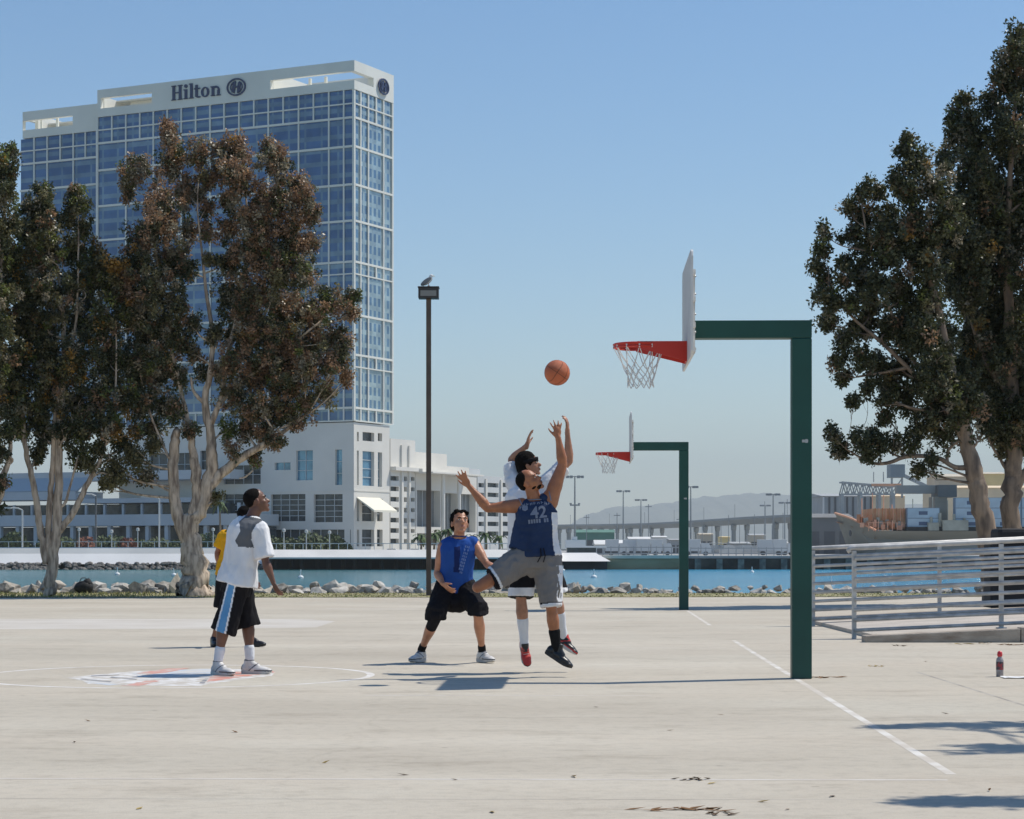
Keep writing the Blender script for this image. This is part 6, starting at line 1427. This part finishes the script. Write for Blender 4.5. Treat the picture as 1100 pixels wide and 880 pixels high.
b.ell(N-Vector((0, 0, .02)), (.10, .13, .045), frame(fw, (0, 0, 1)), 16, 9)
up = (N-P).normalized()
def inpoly(c, o, poly):
    w = c+o; px = CX+F*w.x/w.y; py = HY-F*(w.z-EYE)/w.y; r = False; j = len(poly)-1
    for i in range(len(poly)):
        (xi, yi), (xj, yj) = poly[i], poly[j]
        if (yi > py) != (yj > py) and px < (xj-xi)*(py-yi)/(yj-yi)+xi: r = not r
        j = i
    return r
PA = [(257, 560), (264, 554), (284, 558), (275, 564), (270.5, 572), (270, 580), (273, 588.5), (256, 587.5), (252.5, 581), (258, 571)]
def shirtA(c, n): return 1 if n.y < .25 and inpoly(c, A.o, PA) else 0
sh = remesh(b, 'shirt', [K['white'], K['grey']], t, .009, 3, wr=.013, wsc=7, seed=1, faces=shirtA, wst=(1, 1, .45)); collar(sh, N+up*.012, up, fw, .072, K['white'])
b = MB(); torso(b, P, N, (-lf, -lf), [(-.42, .14, .12, 0), (-.1, .165, .125, 0), (.1, .15, .11, 0)], .01)
for H_, K_, e in ((HR, KR, .92), (HL, KL, .86)): b.tube([H_+Vector((0, 0, .02)), H_.lerp(K_, .45), H_.lerp(K_, .45).lerp(K_+Vector((0, 0, -.13)), .5), K_.lerp(AR if K_ is KR else AL, .34 if e > .9 else .24)], [.110, .114, .115, .118], 18)
def shortA(c, n):
    k = (P.z-c.z)/(P.z-KR.z+.1); x0 = P.x+(KR.x-P.x)*k*1.02-.02; w_ = .042+.012*k
    if n.y < .1 and c.y < P.y+.02 and abs(c.x-x0) < w_: return 1 if abs(c.x-x0) < w_*.66 else 2
    return 0
remesh(b, 'shorts', [K['black'], K['stripe'], K['white']], t, .009, 2, wr=.012, wsc=8, seed=4, faces=shortA, wst=(1, 1, .5))
for A_, K_, td in ((AR, KR, (.72, -.62, 0)), (AL, KL, (.97, -.2, 0))):
    b = MB(); limb(b, A_.lerp(K_, .02), A_.lerp(K_, .26), [(0, .044), (.6, .047), (1, .050)]); remesh(b, 'sock', K['sock'], t, .008, 1, wr=.002, wsc=30)
    shoe(t, Vector((A_.x, A_.y, .086)), td, (0, 0, 1), SM['white'], SM['rub'], SM['dgrey'], 1.10, high=.02)

# ---- 2  man in yellow behind him
B2 = Person(250, 26.2, 'man in yellow shirt mostly hidden behind the man in white'); J = B2.J; t = B2.t
fw = Vector((.5, -.86, 0)).normalized(); lf = Vector((.86, .5, 0)).normalized()
P, N = J(250, 611), J(256, 571); SR, SL = J(241.5, 575), J(270, 573, .1); HR, HL = P-lf*.09, P+lf*.09; hc = J(266, 555.5); hM = frame((.75, -.4, .25), (-.1, 0, 1))
ER, WR = J(233.5, 594.5, 0), J(237.5, 613, -.08); EL_, WL = J(276, 592, .0), J(272, 600, -.2); KR, AR = J(240, 650), J(229.5, 686.5); KL, AL = J(260, 650), J(270, 687)
b = MB(); torso(b, P, N, (lf, lf), BODY); limb(b, N-Vector((0, 0, .03)), hc+hM @ Vector((-.025, 0, -.055)), [(0, .06), (1, .054)]); head(b, hc, hM)
for S_, E_, W_ in ((SR, ER, WR), (SL, EL_, WL)): limb(b, S_, E_, UPA); limb(b, E_, W_, FORE)
hand(b, WR, (.1, -.1, -.9), (.7, .2, 0), -1, .1, .35); hand(b, WL, (-.3, -.5, -.4), (0, .5, -.3), 1, .1, .35)
for H_, K_, A_ in ((HR, KR, AR), (HL, KL, AL)): limb(b, H_, K_, THI); limb(b, K_, A_, SHIN)
remesh(b, 'body', MP['skinC'], t, .009, 3)
b = MB(); b.ell(hc+hM @ Vector((-.024, 0, .055)), (.102, .088, .095), hM, 18, 12); b.ell(hc+hM @ Vector((-.05, 0, .0)), (.074, .080, .070), hM, 16, 10); remesh(b, 'hair', MP['hair'], t, .008, 2, wr=.004, wsc=30); face_parts(t, hc, hM, MP['lipA'])
b = MB(); torso(b, P, N, (lf, lf), SHIRT, .015)
for S_, E_ in ((SR, ER), (SL, EL_)): limb(b, S_, S_.lerp(E_, .3), [(0, .075), (1, .078)]); b.tube([S_, S_.lerp(E_, .45), S_.lerp(E_, .72)], [.078, .080, .086], 16)
remesh(b, 'shirt', K['yellow'], t, .010, 3, wr=.013, wsc=8, seed=2)
b = MB(); torso(b, P, N, (lf, lf), [(-.42, .15, .12, 0), (-.1, .185, .135, 0), (.1, .165, .12, 0)], .01)
for H_, K_, A_ in ((HR, KR, AR), (HL, KL, AL)): b.tube([H_+Vector((0, 0, .02)), H_.lerp(K_, .6), K_.lerp(A_, .08)], [.115, .11, .112], 16)
remesh(b, 'shorts', K['black'], t, .010, 2, wr=.006, wsc=8, seed=5)
for A_, K_, td in ((AR, KR, (.3, -.9, 0)), (AL, KL, (.9, -.4, 0))): shoe(t, Vector((A_.x, A_.y, .086)), td, (0, 0, 1), SM['black'], SM['brub'], None, 1.02)

# ---- 3  crouching man in blue
Cc = Person(486, 22.5, 'man in sleeveless royal blue shirt crouching with bent knees between the others'); J = Cc.J; t = Cc.t
fw = Vector((.12, -.99, 0)).normalized(); lf = Vector((.99, .12, 0)).normalized()
P, N = J(489, 631, .08), J(493, 577, -.05); SR, SL = J(476, 588, -.03), J(510.5, 586.5, -.02); HR, HL = P-lf*.09, P+lf*.09; hc = J(494, 562.5, -.10); hM = frame((.30, -.88, .30), (0, .2, 1))
ER, WR = J(469.5, 616, .0), J(476, 627.5, -.20); EL_, WL = J(523, 606, -.14), J(538, 616, -.34)
KR, AR = J(467.5, 664, -.24), J(452.5, 698.5, .10); KL, AL = J(513.5, 660, -.26), J(518, 699.5, .05)
b = MB(); torso(b, P, N, (lf, lf), BODY); limb(b, N-Vector((0, 0, .03)), hc+hM @ Vector((-.028, 0, -.055)), [(0, .062), (1, .055)]); head(b, hc, hM, 1.12)
for S_, E_, W_ in ((SR, ER, WR), (SL, EL_, WL)): limb(b, S_, E_, UPA); limb(b, E_, W_, FORE); b.sph(S_, .062, 14, 9)
hand(b, WR, (.70, -.35, -.62), (.5, .5, .6), 1, .2, .32); hand(b, WL, (.6, -.4, -.3), (-.3, .6, -.6), 1, .2, .3)
for H_, K_, A_ in ((HR, KR, AR), (HL, KL, AL)): limb(b, H_, K_, THI); limb(b, K_, A_, SHIN)
remesh(b, 'body', MP['skinB'], t, .0075, 3)
b = MB(); b.ell(hc+hM @ Vector((-.034, 0, .062)), (.108, .093, .092), hM, 20, 12); b.ell(hc+hM @ Vector((-.055, 0, .0)), (.076, .088, .076), hM, 16, 10)
for q in (-1, 1): b.ell(hc+hM @ Vector((.015, q*.085, .03)), (.016, .009, .026), hM, 10, 7)
[b.ell(hc+hM @ Vector((.050+.01*math.cos(k*2.1), -.06+.02*k, .108+.012*math.sin(k*1.7))), (.030, .017, .020), hM, 10, 6) for k in range(7)]; remesh(b, 'hair', MP['hair'], t, .006, 1, wr=.008, wsc=38, seed=3); face_parts(t, hc, hM, MP['lipB'], 1.12)
b = MB(); torso(b, P, N, (lf, lf), [(-.16, .178, .135, 0)]+[(a, w_*.96, d, o) for a, w_, d, o in SHIRT[1:]], .014)
for S_ in (SR, SL): b.ell(S_+(N-S_)*.22+Vector((0, 0, .004)), (.066, .070, .066), None, 14, 9)
up = (N-P).normalized()
def shirtC(c, n):
    h = (c-P).dot(up); l_ = (c-P).dot(lf); return 1 if (c.y < P.y+.02 and .20 < h < .47 and abs(l_+.005) < .028+.02*(h-.2)) else 0
sh = remesh(b, 'shirt', [K['royal'], K['royald']], t, .009, 3, wr=.014, wsc=8, seed=7, faces=shirtC, wst=(1, 1, .5)); collar(sh, N+up*.008-fw*-.012, up+fw*.3, fw, .070, K['royald'])
bars = []
r2 = random.Random(4)
for k in range(9):
    for q in range(3):
        if r2.random() < .85: x0 = k*.034; y0 = q*.017; bars.append([(x0, y0), (x0+r2.uniform(.018, .028), y0+.001), (x0+.025, y0+.011), (x0+.002, y0+r2.uniform(.008, .012))])
project(bars, 1.0, sh, J(495.5, 617, -.4)+Vector((0, 0, 0)), lf, (0, 0, 1), -Vector((0, 1, 0)), K['lettr2'], 'shirt_print', R(74))
b = MB(); torso(b, P, N, (lf, lf), [(-.30, .16, .13, 0), (-.1, .18, .135, 0), (.08, .165, .12, 0)], .012)
for H_, K_, A_, e in ((HR, KR, AR, -.10), (HL, KL, AL, -.06)): b.tube([H_+Vector((0, 0, .03)), H_.lerp(K_, .55)+Vector((0, 0, .01)), K_+Vector((0, .035, .055)), K_+Vector((0, .045, -.015 if K_ is KR else -.0))], [.116, .110, .104, .108], 20)
b.ell(P+Vector((0, -.10, -.16)), (.16, .13, .10), None, 14, 9)
remesh(b, 'shorts', K['black'], t, .009, 2, wr=.013, wsc=9, seed=8)
b = MB(); limb(b, K_ and KR.lerp(AR, -.05), KR.lerp(AR, .30), [(0, .066), (.5, .062), (1, .058)]); remesh(b, 'knee_brace', K['black'], t, .008, 1)
for A_, K_, td, u_ in ((AR, KR, (-.45, -.75, .0), (0, 0, 1)), (AL, KL, (.55, -.8, 0), (0, 0, 1))):
    b = MB(); limb(b, A_.lerp(K_, .0), A_.lerp(K_, .14), [(0, .042), (1, .042)]); remesh(b, 'sock', K['bsock'], t, .008, 1)
    shoe(t, Vector((A_.x, A_.y, .092)), td, u_, SM['white'], SM['rub'], SM['dgrey'], 1.06)

# ---- 4  jumper in the navy jersey
D = Person(580, 20.0, 'jumping man in navy jersey number 42 and grey shorts, one knee raised, arms spread'); J = D.J; t = D.t
P, N = J(578, 596), J(575.5, 536.5); SR, SL = J(558.5, 543.5, -.01), J(592.5, 533, .0); sd = (SL-SR).normalized(); sp_ = Vector((.97, .05, .05)).normalized()
HR, HL = J(564, 601.5, -.02), J(588, 602, .0); hc = J(569.5, 518.5, -.03); hM = frame((.70, -.42, .55), (-.5, 0, .8))
ER, WR = J(524, 546, .02), J(504, 522.5, .0); EL_, WL = J(604.5, 498.5, .0), J(599.5, 470, -.03)
KR, AR = J(513, 631, -.12), J(546, 616, .22); KL, AL = J(592, 651, -.04), J(598, 698, .04)
b = MB(); torso(b, P, N, (sp_, sd), [(a, w_*1.03, d*1.05, o) for a, w_, d, o in BODY]); limb(b, N-Vector((0, 0, .04)), hc+hM @ Vector((-.028, 0, -.05)), [(0, .068), (1, .060)]); head(b, hc, hM, 1.03)
big = [(q, r*1.12) for q, r in UPA]
for S_, E_, W_ in ((SR, ER, WR), (SL, EL_, WL)): limb(b, S_, E_, big); limb(b, E_, W_, [(q, r*1.12) for q, r in FORE]); b.sph(S_.lerp(N, .12), .068, 14, 9)
limb(b, SL.lerp(P, .12), SL.lerp(EL_, .2), [(0, .075), (1, .068)]); limb(b, SL, EL_, [(0, .066), (.3, .070), (.6, .058), (1, .045)])
hand(b, WR, (-.55, -.1, .83), (.35, .75, .25), 1, .34, .10, 1.05); hand(b, WL, (-.10, .05, .98), (-.2, .75, .2), 1, .42, .16, 1.0)
for H_, K_, A_ in ((HR, KR, AR), (HL, KL, AL)): limb(b, H_, K_, THI); limb(b, K_, A_, SHIN)
remesh(b, 'body', MP['skinC'], t, .0075, 3)
b = MB(); b.ell(hc+hM @ Vector((-.024, 0, .050)), (.095, .081, .086), hM, 20, 12); b.ell(hc+hM @ Vector((-.052, 0, .012)), (.064, .070, .05), hM, 16, 10); remesh(b, 'hair', MP['hair'], t, .006, 2, wr=.001, wsc=60); face_parts(t, hc, hM, MP['lipA'], 1.03)
b = MB(); b.ell(hc+hM @ Vector((.052, 0, -.078)), (.036, .046, .026), hM, 14, 8); b.ell(hc+hM @ Vector((.020, 0, -.060)), (.046, .064, .020), hM, 14, 8); remesh(b, 'beard', MP['hair'], t, .006, 1)
b = MB(); torso(b, P, N, (sp_, sd), [(-.02, .200, .150, 0), (.10, .186, .138, 0), (.30, .166, .126, .008), (.55, .168, .124, .012), (.76, .172, .120, .010), (.88, .150, .102, .004), (.965, .108, .078, 0)], .016)
up = (N-P).normalized()
for S_ in (SR, SL): b.ell(S_.lerp(N, .46)-Vector((0, 0, .010)), (.060, .078, .046), None, 14, 9)
b.tube([J(565, 552, -.02), J(560.5, 570, -.03), J(557, 590, -.04)], [.070, .078, .088], 18); b.tube([J(570, 560, -.03), J(567, 592, -.05)], [.10, .115], 18)
def jersey(c, n):
    l_ = (c-P).dot(sp_); h = (c-P).dot(up)
    if l_ > .135 and h < .38 and n.x > .35: return 1
    return 0
sh = remesh(b, 'jersey', [K['navy'], K['white']], t, .009, 3, wr=.015, wsc=8, seed=11, faces=jersey, wst=(.7, 1, 1)); cl_ = collar(sh, N+up*-.004+Vector((0, -.02, 0)), up+Vector((0, -.35, 0)), (0, -1, 0), .074, K['letter'], .005)
for S_, q in ((SR, -1), (SL, 1)):
    b = MB(); c0 = S_.lerp(N, .10); ax = (S_-N).normalized(); M = frame(ax, up); b.tube([c0+M @ Vector((0, .076*math.cos(a), .078*math.sin(a)-.01)) for a in [2*math.pi*k/26 for k in range(27)]], .0045, 6, False); b.build('trim', K['letter'], sh, smooth=True)
rt_ = Vector((.985, 0, .10)); u2 = Vector((-.10, 0, .99)); nrm = Vector((0, -1, 0))
project('42', .150, sh, J(579, 550.5, -.4), rt_, u2, nrm, K['letter'], 'number')
bars = []
for k in range(10):
    a = R(112-k*4.6); x0, y0 = .42*math.cos(a)-.02, .42*math.sin(a)-.42; x1, y1 = .42*math.cos(a-R(3.6))-.02, .42*math.sin(a-R(3.6))-.42; h_ = r2.uniform(.022, .030)
    bars += [[(x0, y0), (x0+.008, y0), (x0+.010, y0+h_), (x0+.001, y0+h_)], [(x0+.008, y0+h_*.4), (x1-.004, y1+h_*.4), (x1-.004, y1+h_*.62), (x0+.008, y0+h_*.62)]]+([[(x1-.010, y1), (x1-.003, y1), (x1-.003, y1+h_), (x1-.010, y1+h_)]] if k % 2 else [])
project(bars, 1.0, sh, J(579, 540.8, -.4), rt_, u2, nrm, K['letter'], 'arched_print')
bars = [[(-.085+k*.024, 0), (-.085+k*.024+.017, 0), (-.085+k*.024+.017, .036), (-.085+k*.024, .036)] for k in range(8) if k != 5]
project(bars, 1.0, sh, J(578, 561.5, -.4), rt_, u2, nrm, K['letter'], 'lower_print')
project([[(-.025, -.018), (0, -.03), (.025, -.018), (.028, .012), (0, .024), (-.028, .012)]], 1.0, sh, J(564, 545, -.4), rt_, u2, nrm, K['letter'], 'badge')
b = MB(); torso(b, P, N, (sp_, sd), [(-.25, .17, .14, 0), (-.08, .19, .145, 0), (.12, .172, .13, 0)], .012)
b.tube([HR+Vector((0.03, 0, .03)), HR.lerp(KR, .35), HR.lerp(KR, .70)], [.130, .128, .108], 18)
b.tube([HL+Vector((0, 0, .04)), HL.lerp(KL, .5), KL.lerp(AL, .02)], [.135, .120, .100], 18)
b.ell(P+Vector((-.02, 0, -.10)), (.17, .13, .10), None, 14, 9)
dR = (KR-HR).normalized(); dL = (KL-HL).normalized(); lR = (KR-HR).length; lL = (KL-HL).length
def shortD(c, n):
    a = (c-HR).dot(dR)/lR; q = (c-HL).dot(dL)/lL
    if a > .62 and c.x < HL.x-.12: return 1 if a > .665 else 2
    if q > .93: return 2 if q > .955 else 1
    if q > .15 and c.x > HL.x+.085 and n.x > .7: return 2
    return 0
so = remesh(b, 'shorts', [K['sgrey'], K['black'], K['white']], t, .009, 2, wr=.017, wsc=8, seed=12, faces=shortD, wst=(1, 1, .7))
b = MB()
for q in (-.012, .018): b.tube([J(582+q*100, 589, -.17), J(583+q*150, 597, -.19), J(580+q*210, 604, -.175)], .005, 6)
b.build('drawstring', K['black'], so)
b = MB(); limb(b, AL.lerp(KL, -.02), AL.lerp(KL, .42), [(0, .044), (.6, .048), (1, .056)]); remesh(b, 'sock', K['bsock'], t, .008, 1)
b = MB(); limb(b, AR.lerp(KR, 0), AR.lerp(KR, .35), [(0, .044), (1, .052)]); remesh(b, 'sock', K['bsock'], t, .008, 1)
shoe(t, AL, (.80, -.25, -.52), (.50, -.1, .85), SM['black'], SM['brub'], SM['black'], 1.08, high=.03)
shoe(t, AR, (.2, .75, -.5), (.75, -.1, .3), SM['black'], SM['brub'], SM['black'], 1.02, high=.03)

# ---- 5  defender in white behind the jumper
E5 = Person(578, 20.75, 'defender in white shirt, visor and white socks jumping behind the man in navy'); J = E5.J; t = E5.t
P, N = J(572, 583), J(568.5, 521, .04); SR, SL = J(552, 520, .10), J(588, 519, -.06); sd = (SL-SR).normalized(); sp_ = Vector((.93, -.3, 0)).normalized()
HR, HL = J(562, 588, .02), J(580, 588, -.04); hc = J(568.5, 500, .06); hM = frame((.90, -.20, .22), (-.2, 0, 1))
ER, WR = J(549.5, 494, .28), J(566, 478.5, .16); EL_, WL = J(611.5, 495.5, .02), J(609.5, 463.5, .0)
KR, AR = J(559.5, 640, -.08), J(563.5, 693, .02); KL, AL = J(597, 637, -.03), J(605.5, 685, .12)
b = MB(); torso(b, P, N, (sp_, sd), BODY); limb(b, N-Vector((0, 0, .03)), hc+hM @ Vector((-.028, 0, -.05)), [(0, .062), (1, .055)]); head(b, hc, hM, 1.0)
for S_, E_, W_ in ((SR, ER, WR), (SL, EL_, WL)): limb(b, S_, E_, UPA); limb(b, E_, W_, FORE); b.sph(S_.lerp(N, .12), .066, 14, 9)
hand(b, WR, (.22, 0, .95), (.9, -.1, -.2), 1, .30, .22, 1.0); hand(b, WL, (.0, .0, 1), (-.85, .25, .1), -1, .22, .50, 1.05)
for H_, K_, A_ in ((HR, KR, AR), (HL, KL, AL)): limb(b, H_, K_, THI); limb(b, K_, A_, SHIN)
remesh(b, 'body', MP['skinD'], t, .0075, 3)
b = MB(); b.ell(hc+hM @ Vector((-.026, 0, .052)), (.104, .090, .096), hM, 20, 12); b.ell(hc+hM @ Vector((-.055, 0, .0)), (.078, .083, .078), hM, 16, 10); remesh(b, 'hair', MP['hair'], t, .006, 2, wr=.005, wsc=30, seed=9); face_parts(t, hc, hM, MP['lipA'])
b = MB(); M = hM; b.tube([hc+M @ Vector((.104*math.cos(a)-.010, .084*math.sin(a), .040+.006*math.cos(a))) for a in [2*math.pi*k/30 for k in range(31)]], .017, 8, False, .5)
n = 12; vs_ = []
for j, r_ in enumerate((.098, .112)):
    for k in range(n+1):
        a = R(-58+116*k/n); vs_.append(hc+M @ Vector((r_*math.cos(a)-.012, .084*math.sin(a)*(1 if j == 0 else .95), .040-.02*j+.0)))
vs_ += [v+M @ Vector((0, 0, .006)) for v in vs_]; m_ = n+1; fs_ = [(k, k+1, m_+k+1, m_+k) for k in range(n)]+[(2*m_+k, 3*m_+k, 3*m_+k+1, 2*m_+k+1) for k in range(n)]+[(m_+k, m_+k+1, 3*m_+k+1, 3*m_+k) for k in range(n)]
b.add(vs_, fs_); b.build('visor', K['black'], t, smooth=True)
b = MB(); torso(b, P, N, (sp_, sd), [(a, w_*1.10, d*1.05, o) for a, w_, d, o in SHIRT], .035)
for S_, E_ in ((SR, ER), (SL, EL_)): limb(b, S_, S_.lerp(E_, .3), [(0, .086), (1, .082)]); b.tube([S_, S_.lerp(E_, .4), S_.lerp(E_, .72)], [.086, .082, .084], 16)
sh = remesh(b, 'shirt', K['white'], t, .010, 3, wr=.011, wsc=8, seed=13)
b = MB(); torso(b, P, N, (sp_, sd), [(-.30, .18, .14, 0), (-.1, .21, .15, 0), (.05, .20, .14, 0)], .012)
for H_, K_, A_ in ((HR, KR, AR), (HL, KL, AL)): b.tube([H_+Vector((0, 0, .02)), H_.lerp(K_, .6), K_.lerp(A_, .04)], [.135, .128, .122], 18)
zk = KR.z
def shortE(c, n): return 1 if zk-.0 < c.z < zk+.075 else 0
remesh(b, 'shorts', [K['black'], K['white']], t, .009, 2, wr=.008, wsc=8, seed=14, faces=shortE)
for A_, K_, td, u_, e in ((AR, KR, (.18, -.50, -.80), (.1, -.75, .6), .52), (AL, KL, (.75, -.3, -.52), (.5, 0, .85), .55)):
    b = MB(); limb(b, A_.lerp(K_, -.02), A_.lerp(K_, e), [(0, .043), (.5, .045), (.85, .055), (1, .057)]); remesh(b, 'sock', K['sock'], t, .008, 1)
    shoe(t, A_, td, u_, SM['red'] if e < .54 else SM['black'], SM['rub'], SM['black'] if e < .54 else SM['red'], 1.04)
